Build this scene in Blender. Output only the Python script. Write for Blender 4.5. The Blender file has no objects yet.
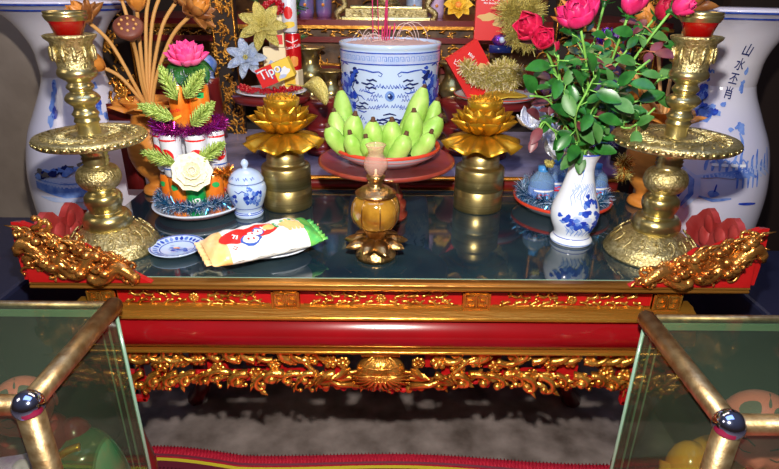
import bpy, math, random
from mathutils import Vector, Matrix
from math import sin, cos, pi, radians as rad
sc = bpy.context.scene
COL = sc.collection
# ---------------------------------------------------------------- camera
F = 558.0
CAM = Vector((0, -1.07, 1.387))
R3 = Matrix.Rotation(rad(-.4), 3, 'Z') @ Matrix.Rotation(rad(90-23.8), 3, 'X') @ Matrix.Rotation(rad(.65), 3, 'Z')
cd = bpy.data.cameras.new('camera'); cam = bpy.data.objects.new('camera', cd); COL.objects.link(cam)
cam.matrix_world = Matrix.Translation(CAM) @ R3.to_4x4()
cd.sensor_width = 36; cd.lens = 36*F/779; cd.clip_start = .02; sc.camera = cam
# ---------------------------------------------------------------- world and lights
w = bpy.data.worlds.new('world'); sc.world = w; w.use_nodes = True
nt = w.node_tree; bg = nt.nodes['Background']
tc = nt.nodes.new('ShaderNodeTexCoord'); sp = nt.nodes.new('ShaderNodeSeparateXYZ'); cr = nt.nodes.new('ShaderNodeValToRGB')
nt.links.new(tc.outputs['Generated'], sp.inputs[0]); nt.links.new(sp.outputs['Z'], cr.inputs[0]); nt.links.new(cr.outputs[0], bg.inputs[0])
cr.color_ramp.elements[0].color = (.16, .10, .07, 1); cr.color_ramp.elements[1].color = (.42, .46, .62, 1)
bg.inputs[1].default_value = .16
def light(name, kind, loc, power, color, size=.1, target=None, size_y=None):
    l = bpy.data.lights.new(name, kind); l.energy = power; l.color = color
    if kind == 'AREA':
        l.size = size
        if size_y: l.shape = 'RECTANGLE'; l.size_y = size_y
    else: l.shadow_soft_size = size
    o = bpy.data.objects.new(name, l); o.location = loc; COL.objects.link(o)
    if target is not None: o.rotation_euler = (Vector(target)-Vector(loc)).to_track_quat('-Z', 'Y').to_euler()
    return o
light('flash_light', 'POINT', (.0, -.95, 1.585), 94, (1, .95, .87), .02)
light('ceiling_daylight', 'AREA', (0, -.3, 3.3), 22, (.36, .52, 1), 2.2, (0, .2, 0), 1.4)
light('rear_fill_light', 'AREA', (0, 1.0, 2.5), 10, (1, .70, .40), 1.6, (0, 1.1, 0), .5)  # added warm fill that brightens the rear altar, no actual lamp hangs here
light('side_fill_light', 'AREA', (-1.9, -.6, 2.2), 3, (1, .85, .65), .6, (0, .4, .9))  # added weak warm fill from the left, not a fixture of the room
vs = sc.view_settings; vs.view_transform = 'Standard'; vs.look = 'None'; vs.gamma = 1; vs.use_curve_mapping = False
vs.exposure = .4
# ---------------------------------------------------------------- helpers
def at(x, y, Y):
    d = R3 @ Vector(((x-389.5)/F, -(y-234.5)/F, -1)); return CAM + d*((Y-CAM.y)/d.y)
def onz(x, y, z):
    d = R3 @ Vector(((x-389.5)/F, -(y-234.5)/F, -1)); return CAM + d*((z-CAM.z)/d.z)
def mat(name, col, rough=.5, metal=0, spec=.5, bump=0, scale=40, col2=None, cscale=None, trans=0, ior=1.45, coat=0, stretch=None, contrast=(.35, .65), emit=0, detail=4, sheen=0):
    m = bpy.data.materials.new(name); m.use_nodes = True; n = m.node_tree.nodes; L = m.node_tree.links
    b = n['Principled BSDF']
    b.inputs['Base Color'].default_value = (*col, 1); b.inputs['Roughness'].default_value = rough
    b.inputs['Metallic'].default_value = metal; b.inputs['Specular IOR Level'].default_value = spec
    b.inputs['Transmission Weight'].default_value = trans; b.inputs['IOR'].default_value = ior; b.inputs['Coat Weight'].default_value = coat
    b.inputs['Coat Roughness'].default_value = .05
    t = n.new('ShaderNodeTexCoord'); src = t.outputs['Object']
    if stretch:
        mp = n.new('ShaderNodeMapping'); L.new(src, mp.inputs[0]); mp.inputs['Scale'].default_value = stretch; src = mp.outputs[0]
    if col2:
        z = n.new('ShaderNodeTexNoise'); z.inputs['Scale'].default_value = cscale or scale; z.inputs['Detail'].default_value = detail; L.new(src, z.inputs[0])
        r = n.new('ShaderNodeValToRGB'); L.new(z.outputs[0], r.inputs[0]); L.new(r.outputs[0], b.inputs['Base Color'])
        r.color_ramp.elements[0].color = (*col, 1); r.color_ramp.elements[1].color = (*col2, 1)
        r.color_ramp.elements[0].position, r.color_ramp.elements[1].position = contrast
    if bump:
        z2 = n.new('ShaderNodeTexNoise'); z2.inputs['Scale'].default_value = scale; z2.inputs['Detail'].default_value = 3; L.new(src, z2.inputs[0])
        bn = n.new('ShaderNodeBump'); bn.inputs['Strength'].default_value = bump; bn.inputs['Distance'].default_value = .004
        L.new(z2.outputs[0], bn.inputs['Height']); L.new(bn.outputs[0], b.inputs['Normal'])
    if emit: b.inputs['Emission Color'].default_value = (*col, 1); b.inputs['Emission Strength'].default_value = emit
    return m
def glassmat(name, tint, refl=.5, milk=None, milk_w=.06):
    m = bpy.data.materials.new(name); m.use_nodes = True; n = m.node_tree.nodes; L = m.node_tree.links; n.clear()
    o = n.new('ShaderNodeOutputMaterial'); tr = n.new('ShaderNodeBsdfTransparent'); tr.inputs[0].default_value = (*tint, 1)
    g = n.new('ShaderNodeBsdfGlossy'); g.inputs['Roughness'].default_value = .03
    lw = n.new('ShaderNodeLayerWeight'); lw.inputs[0].default_value = .5; pw_ = n.new('ShaderNodeMath'); pw_.operation = 'POWER'; pw_.inputs[1].default_value = 4; fr = n.new('ShaderNodeMath'); fr.operation = 'MULTIPLY_ADD'; fr.inputs[1].default_value = .8; fr.inputs[2].default_value = refl*.06; L.new(lw.outputs['Facing'], pw_.inputs[0]); L.new(pw_.outputs[0], fr.inputs[0]); mx = n.new('ShaderNodeMixShader')
    df = n.new('ShaderNodeBsdfDiffuse'); df.inputs[0].default_value = (*(milk or (.5, .6, .5)), 1); m2 = n.new('ShaderNodeMixShader'); m2.inputs[0].default_value = milk_w
    L.new(tr.outputs[0], m2.inputs[1]); L.new(df.outputs[0], m2.inputs[2])
    L.new(fr.outputs[0], mx.inputs[0]); L.new(m2.outputs[0], mx.inputs[1]); L.new(g.outputs[0], mx.inputs[2]); L.new(mx.outputs[0], o.inputs[0])
    return m
M = dict(
 brass=mat('brass', (.46, .37, .14), .28, .95, bump=.15, scale=60, col2=(.64, .54, .26), cscale=9),
 brass_e=mat('embossed_brass', (.36, .28, .10), .40, .92, bump=.8, scale=210, col2=(.68, .58, .30), cscale=130),
 brass_s=mat('satin_brass', (.50, .37, .13), .33, .95, col2=(.66, .52, .22), cscale=6, stretch=(1, 1, 30)),
 bronze=mat('aged_bronze', (.36, .19, .07), .3, 1, bump=.6, scale=120, col2=(.60, .38, .14), cscale=30),
 gold_c=mat('coppery_gilt', (.36, .12, .025), .27, .85, bump=.5, scale=120, col2=(.74, .36, .09), cscale=30),
 gold=mat('gilt_wood', (.46, .17, .022), .27, .85, bump=.5, scale=120, col2=(.86, .46, .09), cscale=30),
 gold_d=mat('dark_gilt', (.36, .14, .02), .38, .8, bump=.5, scale=80, col2=(.66, .32, .05), cscale=14),
 lip=mat('brown_gilt_lip', (.20, .07, .012), .3, .7, bump=.2, scale=60, col2=(.48, .21, .035), cscale=7, stretch=(.3, 4, 8)),
 gold_m=mat('gilt_moulding', (.46, .18, .02), .22, .8, bump=.2, scale=60, col2=(.72, .34, .05), cscale=5, stretch=(.3, 4, 8)),
 lotus=mat('golden_lotus', (.45, .21, .01), .33, .75, bump=.12, scale=60, col2=(.74, .40, .03), cscale=20),
 redl=mat('red_lacquer', (.24, .003, .006), .2, 0, coat=.5, col2=(.19, .003, .005), cscale=6),
 reds=mat('bright_red_paint', (.42, .007, .008), .35, 0, col2=(.34, .006, .006), cscale=20),
 redp=mat('faded_red_paint', (.40, .05, .05), .55, 0, bump=.4, scale=50, col2=(.30, .02, .02), cscale=20),
 wine=mat('dark_red_wood', (.16, .012, .012), .28, 0, coat=.4),
 tray=mat('red_brown_wood', (.30, .042, .022), .3, 0, coat=.4, col2=(.22, .028, .016), cscale=8, stretch=(1, 8, 1)),
 dark=mat('dark_wood', (.025, .015, .012), .5), screen=mat('old_brown_wood', (.05, .022, .01), .5, 0, bump=1, scale=14, col2=(.20, .09, .03), cscale=16), navy=mat('navy_paint', (.012, .014, .035), .35),
 china=mat('blue_tinted_china', (.55, .68, .90), .12, 0, coat=.5), china_w=mat('white_china', (.72, .77, .88), .14, 0, coat=.5),
 vase=mat('lilac_white_porcelain', (.62, .60, .74), .14, 0, coat=.5, col2=(.70, .68, .76), cscale=3),
 cob=mat('cobalt_glaze', (.015, .035, .38), .2, coat=.3, col2=(.03, .10, .55), cscale=60), cobl=mat('pale_cobalt_glaze', (.08, .18, .60), .2, coat=.3, col2=(.24, .38, .76), cscale=40),
 ink=mat('ink_blue_glaze', (.01, .02, .13), .25), sky=mat('washed_blue_glaze', (.38, .50, .80), .2, coat=.3, col2=(.55, .60, .80), cscale=18),
 redglass=mat('red_wax_glass', (.28, .0, .0), .1, 0, coat=.8), clear=glassmat('clear_glass', (.93, .93, .93), .5, (.8, .8, .8), .07),
 chimney=glassmat('lamp_glass', (.95, .80, .72), .5, (.9, .6, .5), .22),
 oil=mat('amber_oil_glass', (.15, .06, .004), .08, 0, coat=1, col2=(.38, .19, .02), cscale=25),
 caseglass=glassmat('case_glass', (.78, .83, .72), .45, (.36, .50, .38), .035), edge=mat('green_glass_edge', (.22, .36, .26), .15, 0, coat=.6, bump=.1),
 tube=mat('bronze_tube', (.20, .12, .05), .42, .85, bump=.12, scale=160, col2=(.34, .25, .13), cscale=50), cap=mat('chrome_cap', (.5, .55, .85), .1, 1),
 table=mat('dark_table_glass', (.006, .016, .026), .05, 0, spec=1.0, col2=(.02, .04, .045), cscale=5, coat=.25),
 rtop=mat('greyish_table_top', (.16, .15, .22), .25, 0, bump=.3, scale=30, col2=(.26, .24, .36), cscale=12),
 floor=mat('concrete_floor', (.10, .075, .065), .6, 0, bump=.4, scale=18, col2=(.34, .28, .26), cscale=9, detail=9, contrast=(.3, .72)),
 wall=mat('taupe_wall', (.23, .18, .14), .8, 0, bump=.2, col2=(.30, .24, .19), cscale=5),
 mat_r=mat('red_mat', (.62, .015, .05), .7, 0, bump=.6, scale=120, col2=(.50, .01, .04), cscale=60), mat_y=mat('yellow_stripe', (.70, .60, .03), .7), mat_k=mat('dark_stripe', (.14, .01, .03), .7),
 orange=mat('orange_wood', (.56, .19, .028), .35, 0, bump=.2, scale=30, col2=(.72, .28, .05), cscale=14, stretch=(1, 1, 4)),
 stemw=mat('pale_orange_stem', (.66, .34, .10), .5, 0), podw=mat('brown_seed_pod', (.17, .045, .025), .5, 0, bump=.4), budw=mat('brown_orange_petal', (.20, .06, .015), .4, 0, col2=(.42, .17, .04), cscale=25),
 pink=mat('hot_pink_petal', (.95, .055, .28), .45, 0, col2=(.98, .18, .42), cscale=25), cream=mat('cream_petal', (.93, .88, .66), .6), peach=mat('orange_heart', (.9, .35, .08), .6),
 rose=mat('crimson_petal', (.30, .002, .02), .5, 0, col2=(.52, .008, .06), cscale=40), rosep=mat('magenta_petal', (.46, .006, .08), .5, 0, col2=(.74, .03, .18), cscale=50),
 leaf=mat('green_leaf', (.008, .065, .010), .35, 0, col2=(.028, .16, .024), cscale=30, coat=.1), leafl=mat('light_green_leaf', (.03, .13, .02), .45, 0, col2=(.09, .22, .06), cscale=30),
 leafr=mat('burgundy_leaf', (.07, .012, .02), .4, 0, col2=(.17, .04, .05), cscale=30), stem=mat('green_stem', (.18, .42, .07), .5), stemr=mat('reddish_stem', (.34, .12, .05), .5),
 banana=mat('green_banana_skin', (.26, .50, .06), .42, 0, col2=(.46, .66, .16), cscale=22), tip=mat('brown_tip', (.10, .04, .015), .8),
 rimred=mat('red_rim', (.62, .05, .02), .3, coat=.3), pinkg=mat('pink_glaze', (.75, .32, .34), .3, coat=.4),
 blue_t=mat('blue_tinsel', (.02, .13, .32), .25, .8, col2=(.04, .28, .50), cscale=90), purple_t=mat('purple_tinsel', (.30, .01, .22), .25, .8, col2=(.50, .03, .32), cscale=90),
 orange_t=mat('orange_tinsel', (.62, .20, .02), .25, .8), silver=mat('silver_foil', (.80, .82, .90), .35, .5, bump=.8, scale=150), silverb=mat('silver_blue_glitter', (.36, .48, .72), .35, .5, bump=1, scale=400, col2=(.75, .8, .9), cscale=300),
 goldg=mat('gold_glitter', (.50, .40, .05), .35, .5, bump=1, scale=400, col2=(.92, .80, .30), cscale=300), greeng=mat('green_glitter', (.16, .30, .03), .4, .2, col2=(.62, .74, .20), cscale=300),
 can_o=mat('orange_can_print', (.85, .16, .01), .3, .2, col2=(.95, .30, .03), cscale=30), can_g=mat('green_can_print', (.01, .40, .08), .3, .2), can_w=mat('white_can_print', (.78, .80, .88), .3, .1), can_r=mat('red_can_print', (.60, .005, .01), .28, .2),
 alu=mat('aluminium', (.75, .75, .78), .25, 1), white=mat('white_print', (.88, .88, .88), .5), redk=mat('red_print', (.75, .015, .015), .45), yel=mat('yellow_print', (.92, .62, .06), .5), paley=mat('cream_print', (.90, .78, .50), .5), bluek=mat('blue_print', (.03, .09, .40), .5), green=mat('green_print', (.02, .42, .10), .4),
 pk_y=mat('orange_wrapper', (.88, .50, .16), .35, 0, bump=.7, scale=30, col2=(.94, .70, .42), cscale=12), pk_w=mat('white_wrapper', (.86, .86, .82), .3, 0, bump=.6, scale=26), pk_g=mat('green_wrapper', (.01, .50, .16), .2, .2, bump=.8, scale=40, col2=(.25, .70, .12), cscale=20), bisc=mat('biscuit', (.75, .50, .18), .7),
 berry=mat('red_beads', (.42, .0, .01), .15, 0, coat=1), ash=mat('pinkish_ash', (.52, .36, .34), .95, 0, bump=1, scale=80), inc=mat('pink_stick', (.60, .03, .14), .7), incp=mat('pale_stick', (.70, .50, .45), .7),
 bottle=glassmat('blue_plastic', (.62, .80, .95), .6, (.40, .62, .88), .30), bcap=mat('blue_cap', (.05, .25, .60), .35), purp=mat('purple_foil', (.25, .06, .55), .2, .8, bump=.8, scale=90),
 skin=mat('painted_pink_skin', (.78, .20, .18), .3, coat=.3), patch=mat('grey_hair_patch', (.13, .11, .10), .5), green_r=mat('green_robe_glaze', (.01, .14, .05), .2, coat=.6, col2=(.12, .10, .05), cscale=8), yel_r=mat('golden_robe_glaze', (.75, .34, .03), .2, coat=.6), note=mat('violet_banknote', (.34, .18, .50), .6, 0, col2=(.50, .34, .62), cscale=60), lav=mat('lavender_fabric', (.62, .46, .70), .6),
 bulb=mat('warm_bulb', (1, .45, .1), .3, emit=6), blueglow=mat('blue_tile', (.04, .14, .32), .3, 0, col2=(.30, .12, .34), cscale=9, coat=.6), conk=mat('orange_dots', (.8, .3, .05), .4),
)
class MB:
    def __init__(s): s.v = []; s.f = []; s.mi = []; s.mats = []
    def m(s, mt):
        if mt not in s.mats: s.mats.append(mt)
        return s.mats.index(mt)
    def add(s, vs, fs, mt, T=None):
        k = len(s.v); i = s.m(mt)
        s.v += [tuple(T @ Vector(v)) for v in vs] if T is not None else [tuple(v) for v in vs]
        s.f += [tuple(k+a for a in f) for f in fs]; s.mi += [i]*len(fs)
    def grid(s, P, mt, cu=False, T=None):
        nu, nv = len(P), len(P[0]); vs = [p for r in P for p in r]; fs = []
        for i in range(nu-1):
            for j in range(nv if cu else nv-1):
                fs.append((i*nv+j, i*nv+(j+1) % nv, (i+1)*nv+(j+1) % nv, (i+1)*nv+j))
        s.add(vs, fs, mt, T)
    def lathe(s, prof, mt, seg=32, c=(0, 0, 0), fn=None, T=None):
        P = []
        for r, z in prof:
            r = max(r, .0001)
            P.append([((fn(a*2*pi/seg, r, z) if fn else r)*cos(a*2*pi/seg)+c[0], (fn(a*2*pi/seg, r, z) if fn else r)*sin(a*2*pi/seg)+c[1], z+c[2]) for a in range(seg)])
        s.grid(P, mt, True, T)
    def ball(s, c, r, mt, seg=10, rings=6, T=None):
        r = (r, r, r) if not hasattr(r, '__len__') else r
        P = [[(c[0]+r[0]*max(sin(pi*i/rings), .001)*cos(2*pi*j/seg), c[1]+r[1]*max(sin(pi*i/rings), .001)*sin(2*pi*j/seg), c[2]-r[2]*cos(pi*i/rings)) for j in range(seg)] for i in range(rings+1)]
        s.grid(P, mt, True, T)
    def tube(s, pts, r, mt, seg=6, T=None, flat=1):
        pts = [Vector(p) for p in pts]; n = len(pts); rs = r if hasattr(r, '__len__') else [r]*n; P = []
        up = Vector((0, 0, 1)); prev = None
        for i, p in enumerate(pts):
            t = (pts[min(i+1, n-1)]-pts[max(i-1, 0)])
            t = t.normalized() if t.length > 1e-9 else Vector((0, 0, 1))
            if prev is None: a = t.cross(up if abs(t.z) < .9 else Vector((1, 0, 0))).normalized()
            else:
                a = prev - t*prev.dot(t); a = a.normalized() if a.length > 1e-6 else t.orthogonal().normalized()
            prev = a; b = t.cross(a)
            P.append([p+(a*cos(2*pi*k/seg)+b*sin(2*pi*k/seg)*flat)*rs[i] for k in range(seg)])
        k = len(s.v); s.grid(P, mt, True, T)
        i = s.m(mt); s.f += [tuple(k+j for j in range(seg))[::-1], tuple(k+(n-1)*seg+j for j in range(seg))]; s.mi += [i, i]
    def box(s, c, d, mt, T=None):
        x, y, z = [a/2 for a in d]
        vs = [(c[0]+i*x, c[1]+j*y, c[2]+k*z) for i in (-1, 1) for j in (-1, 1) for k in (-1, 1)]
        s.add(vs, [(0, 1, 3, 2), (4, 6, 7, 5), (0, 4, 5, 1), (2, 3, 7, 6), (0, 2, 6, 4), (1, 5, 7, 3)], mt, T)
    def prism(s, poly, y0, y1, mt, T=None):      # poly in XZ
        n = len(poly); vs = [(x, y0, z) for x, z in poly]+[(x, y1, z) for x, z in poly]
        s.add(vs, [tuple(range(n)), tuple(range(2*n-1, n-1, -1))]+[(i, (i+1) % n+0, n+(i+1) % n, n+i)[::-1] for i in range(n)], mt, T)
    def sweepx(s, prof, x0, x1, mt):             # prof (y,z) open line, extruded along X
        n = len(prof); s.add([(x0, y, z) for y, z in prof]+[(x1, y, z) for y, z in prof], [(i, i+1, n+i+1, n+i) for i in range(n-1)], mt)
        s.add([(x0, y, z) for y, z in prof], [tuple(range(n))], mt); s.add([(x1, y, z) for y, z in prof], [tuple(range(n))[::-1]], mt)
    def petal(s, phi, L, W, e0, e1, mt, cup=0, r0=0, z0=0, pw=1, nu=7, nv=5, wave=0, T=None, ex=.8, tip=1.0):
        P = []; r = r0; z = z0; rng = range(nu+1)
        for i in rng:
            u = i/nu; e = rad(e0+(e1-e0)*u)
            if i: r += cos(e)*L/nu; z += sin(e)*L/nu
            wd = W*(sin(pi*min(1, (u*.94+.06)**pw*tip))**ex)*.5; row = []
            for j in range(nv):
                v = 2*j/(nv-1)-1
                h = cup*v*v*wd*2+wave*sin(v*7+u*5)*u; rr = r - sin(e)*h; zz = z + cos(e)*h; t = v*wd
                row.append((rr*cos(phi)-t*sin(phi), rr*sin(phi)+t*cos(phi), zz))
            P.append(row)
        s.grid(P, mt, False, T)
    # marks laid on a surface f(u, v, off) -> point
    def stroke(s, f, pts, wd, mt, off=.0006):
        q = []
        for a, b in zip(pts, pts[1:]):
            n = max(1, int(math.hypot(b[0]-a[0], b[1]-a[1])/.008)); q += [(a[0]+(b[0]-a[0])*i/n, a[1]+(b[1]-a[1])*i/n) for i in range(n)]
        q.append(pts[-1]); P = []; n = len(q)
        for i, (u, v) in enumerate(q):
            a = q[max(i-1, 0)]; b = q[min(i+1, n-1)]; dx, dy = b[0]-a[0], b[1]-a[1]; l = math.hypot(dx, dy) or 1
            k = wd*.5*(.35+.65*sin(pi*(i+.6)/(n+.2))); nx, ny = -dy/l*k, dx/l*k
            P.append([f(u+nx, v+ny, off), f(u-nx, v-ny, off)])
        s.grid(P, mt)
    def blob(s, f, u, v, ru, rv, mt, off=.0005, seg=12, jag=0, rot=0, rg=random):
        cs, sn = cos(rot), sin(rot); ks = [1+rg.uniform(-jag, jag) for _ in range(seg)]; P = []
        rings = max(2, int(max(ru, rv)/.012)+1)
        for i in range(rings+1):
            t = max(i/rings, .02)
            P.append([f(u+(cos(2*pi*j/seg)*ru*cs-sin(2*pi*j/seg)*rv*sn)*t*ks[j], v+(cos(2*pi*j/seg)*ru*sn+sin(2*pi*j/seg)*rv*cs)*t*ks[j], off) for j in range(seg)])
        s.grid(P, mt, True)
    def text(s, f, st, size, u, v, mt, off=.0008, rot=0, sx=1):
        vs, fs = textmesh(st); cs, sn = cos(rot), sin(rot)
        s.add([f(u+(x*sx*cs-y*sn)*size, v+(x*sx*sn+y*cs)*size, off) for x, y in vs], fs, mt)
    def obj(s, name, parent=None, smooth=True, bevel=0, solid=0, loc=None, sub=0, rot=None):
        me = bpy.data.meshes.new(name); me.from_pydata(s.v, [], s.f)
        for m_ in s.mats: me.materials.append(M[m_])
        me.polygons.foreach_set('material_index', s.mi); me.polygons.foreach_set('use_smooth', [smooth]*len(s.f)); me.update()
        o = bpy.data.objects.new(name, me); COL.objects.link(o)
        if parent: o.parent = parent
        if loc: o.location = loc
        if rot: o.rotation_euler = rot
        if solid: a = o.modifiers.new('solid', 'SOLIDIFY'); a.thickness = solid; a.offset = 0
        if sub: a = o.modifiers.new('sub', 'SUBSURF'); a.levels = a.render_levels = sub
        if bevel: a = o.modifiers.new('bevel', 'BEVEL'); a.width = bevel; a.segments = 2; a.limit_method = 'ANGLE'
        return o
_tm = {}
def textmesh(st):
    if st not in _tm:
        c = bpy.data.curves.new('lettering', 'FONT'); c.body = st; c.align_x = 'CENTER'; c.align_y = 'CENTER'; c.size = 1; c.offset = .012
        o = bpy.data.objects.new('lettering', c); COL.objects.link(o)
        me = o.evaluated_get(bpy.context.evaluated_depsgraph_get()).to_mesh()
        _tm[st] = ([(v.co.x, v.co.y) for v in me.vertices], [tuple(p.vertices) for p in me.polygons])
        bpy.data.objects.remove(o); bpy.data.curves.remove(c)
    return _tm[st]
def thing(name, label, cat, loc, group=None, rz=0):
    o = bpy.data.objects.new(name, None); COL.objects.link(o); o.location = loc; o.rotation_euler = (0, 0, rz); o.empty_display_size = .03
    return tag(o, label, cat, group)
def tag(o, label, cat, group=None):
    o['label'] = label; o['category'] = cat
    if group: o['group'] = group
    return o
def struct(o): o['kind'] = 'structure'; return o
def kids(o): return [c for c in bpy.data.objects if c.parent == o]
def dup(root, loc, label, rz=None):
    r = root.copy(); COL.objects.link(r); r.location = loc; r['label'] = label
    if rz is not None: r.rotation_euler = (0, 0, rz)
    for ch in kids(root):
        c = ch.copy(); COL.objects.link(c); c.parent = r
        for g in kids(ch):
            d = g.copy(); COL.objects.link(d); d.parent = c
    return r
def lmap(prof, rref, th0=0, c=(0, 0, 0)):
    pr = sorted(prof, key=lambda a: a[1])
    def f(s, z, off=0):
        for (r0, z0), (r1, z1) in zip(pr, pr[1:]):
            if z <= z1: break
        k = 0 if z1 == z0 else min(1, max(0, (z-z0)/(z1-z0))); r = r0+(r1-r0)*k+off*2.2; t = th0+s/rref
        return (c[0]+r*sin(t), c[1]-r*cos(t), c[2]+z)
    return f
def smoothp(prof, n=5):
    out = []
    for i in range(len(prof)-1):
        p0 = prof[max(i-1, 0)]; p1 = prof[i]; p2 = prof[i+1]; p3 = prof[min(i+2, len(prof)-1)]
        for k in range(n):
            t = k/n; out.append(tuple(.5*((2*b)+(-a+c)*t+(2*a-5*b+4*c-d)*t*t+(-a+3*b-3*c+d)*t**3) for a, b, c, d in zip(p0, p1, p2, p3)))
    return out+[prof[-1]]
def scroll(mb, f, u, v, ang, L, r, curl, mt, rg, leaves=True, ball=True):
    """one carved tendril: a tapering stem that curls into a spiral, with a boss at its eye and leaves on its back"""
    pts = []; n = 16; a = ang
    for i in range(n+1):
        t = i/n; pts.append((u, v)); st = L/n*(1.15-.75*t); u += cos(a)*st; v += sin(a)*st; a += curl/n*(.35+1.6*t)
    mb.tube([f(p[0], p[1], r*(.6+.5*sin(pi*i/n))) for i, p in enumerate(pts)], [r*(1-.6*i/n) for i in range(n+1)], mt, 6)
    if ball: mb.ball(f(pts[-1][0], pts[-1][1], r*.8), r*1.05, mt, 8, 5)
    if leaves:
        for i in (3, 6, 9):
            p, q = pts[i], pts[i+1]; b = math.atan2(q[1]-p[1], q[0]-p[0])-(1 if curl > 0 else -1)*rg.uniform(.5, 1.0); l = L*rg.uniform(.16, .3)
            m1 = (p[0]+cos(b)*l*.5, p[1]+sin(b)*l*.5); e = (p[0]+cos(b+.3)*l, p[1]+sin(b+.3)*l); w_ = l*.24; nx, ny = -sin(b)*w_, cos(b)*w_
            mb.add([f(p[0], p[1], r*.5), f(m1[0]+nx, m1[1]+ny, r*.4), f(e[0], e[1], r*1.3), f(m1[0]-nx, m1[1]-ny, r*.4), f(m1[0], m1[1], r*1.7)], [(0, 1, 4), (1, 2, 4), (2, 3, 4), (3, 0, 4)], mt)
def rosette(mb, f, u, v, R, mt, n=6):
    for k in range(n):
        a = 2*pi*k/n; mb.ball(f(u+cos(a)*R*.6, v+sin(a)*R*.6, R*.15), (R*.38, R*.28, R*.38), mt, 7, 5)
    mb.ball(f(u, v, R*.3), R*.35, mt, 8, 5)
def tinsel(mb, path, rad_, n, mts, rg, wd=.0016):
    for i in range(n):
        t = rg.random()*(len(path)-1); k = int(t); p = Vector(path[k]).lerp(Vector(path[min(k+1, len(path)-1)]), t-k)
        d = Vector((rg.gauss(0, 1), rg.gauss(0, 1), rg.gauss(0, 1))).normalized(); l = rad_*rg.uniform(.6, 1.15)
        s_ = d.cross(Vector((rg.gauss(0, 1), rg.gauss(0, 1), rg.gauss(0, 1)))).normalized()*wd*.5; e = p+d*l
        mb.add([p-s_, p+s_, e+s_*.6, e-s_*.6], [(0, 1, 2, 3)], rg.choice(mts))
RG = random.Random(5)

# ================================================================ SETTING
b = MB(); b.box((0, 0, -.03), (7, 7, .06), 'floor'); struct(b.obj('floor', smooth=False))
b = MB(); b.box((0, 2.35, 1.3), (7, .08, 2.8), 'dark'); struct(b.obj('wall_back', smooth=False))
b = MB(); b.box((-1.75, 1.29, 1.3), (1.5, .06, 2.8), 'wall'); struct(b.obj('wall_left', smooth=False))
b = MB(); b.box((1.95, 1.6, 1.3), (.9, .06, 2.8), 'dark'); struct(b.obj('wall_right', smooth=False))
# red mat on the floor
def mat_edge(x): return .272+.012*sin(x*6+1)-.03*x*.9+(.018 if x < -.45 else 0)*sin((x+.45)*-8)
b = MB(); N = 80
def strip(y0, y1, z0, z1, mt):
    P = [[(-.95+1.9*i/N, mat_edge(-.95+1.9*i/N)*w0+yy, zz) for i in range(N+1)] for w0, yy, zz in ((1, y0, z0), (1, y1, z1))]
    b.grid(P, mt)
strip(0, 0, .0, .022, 'mat_r'); strip(0, -.038, .022, .030, 'mat_r'); strip(-.038, -.043, .030, .026, 'mat_k'); strip(-.043, -.052, .026, .028, 'mat_r')
strip(-.052, -.064, .028, .028, 'mat_y'); strip(-.064, -.1, .028, .028, 'mat_k'); strip(-.1, -.5, .028, .028, 'mat_r'); strip(-.5, -1.5, .028, .028, 'mat_r'); strip(-1.5, -1.5, .028, 0, 'mat_r')
for i in range(170):
    x = -.94+i*.011; b.box((x, mat_edge(x)-.020, .028), (.003, .034, .006), 'mat_r')
for i in range(150):
    x = -.94+i*.0125; b.box((x, mat_edge(x)-.1, .0285), (.005, .02, .002), 'mat_k')
tag(b.obj('floor_mat'), 'red ribbed floor mat with thin yellow stripe lying under the altar table', 'mat')

# ================================================================ FRONT ALTAR TABLE
T0 = thing('altar_table', 'long red and gold carved altar table with dark glossy top', 'table', (0, .3, 0))
def tp(mb, name, par=T0, **k): o = mb.obj(name, par, **k); o.location = (0, -.3, 0) if par is T0 else (0, 0, 0); return o
b = MB(); b.box((.01, .312, .783), (1.53, .60, .026), 'dark'); tp(b, 'tabletop', smooth=False)
b = MB(); b.box((0, .315, .798), (1.52, .59, .005), 'table'); b.box((0, .0185, .798), (1.52, .002, .0055), 'edge'); tp(b, 'glass_sheet', smooth=False)['label'] = 'dark reflective sheet of glass over the top'
b = MB()
b.sweepx([(.03, .799), (.002, .801), (-.009, .8), (-.012, .796), (-.007, .793), (-.012, .790), (-.010, .785), (.0, .784), (.03, .783)], -.768, .792, 'lip')
tp(b, 'edge_moulding')
b = MB(); b.box((0, .275, .750), (1.34, .50, .045), 'reds'); FR = tp(b, 'frieze', smooth=False)
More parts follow.
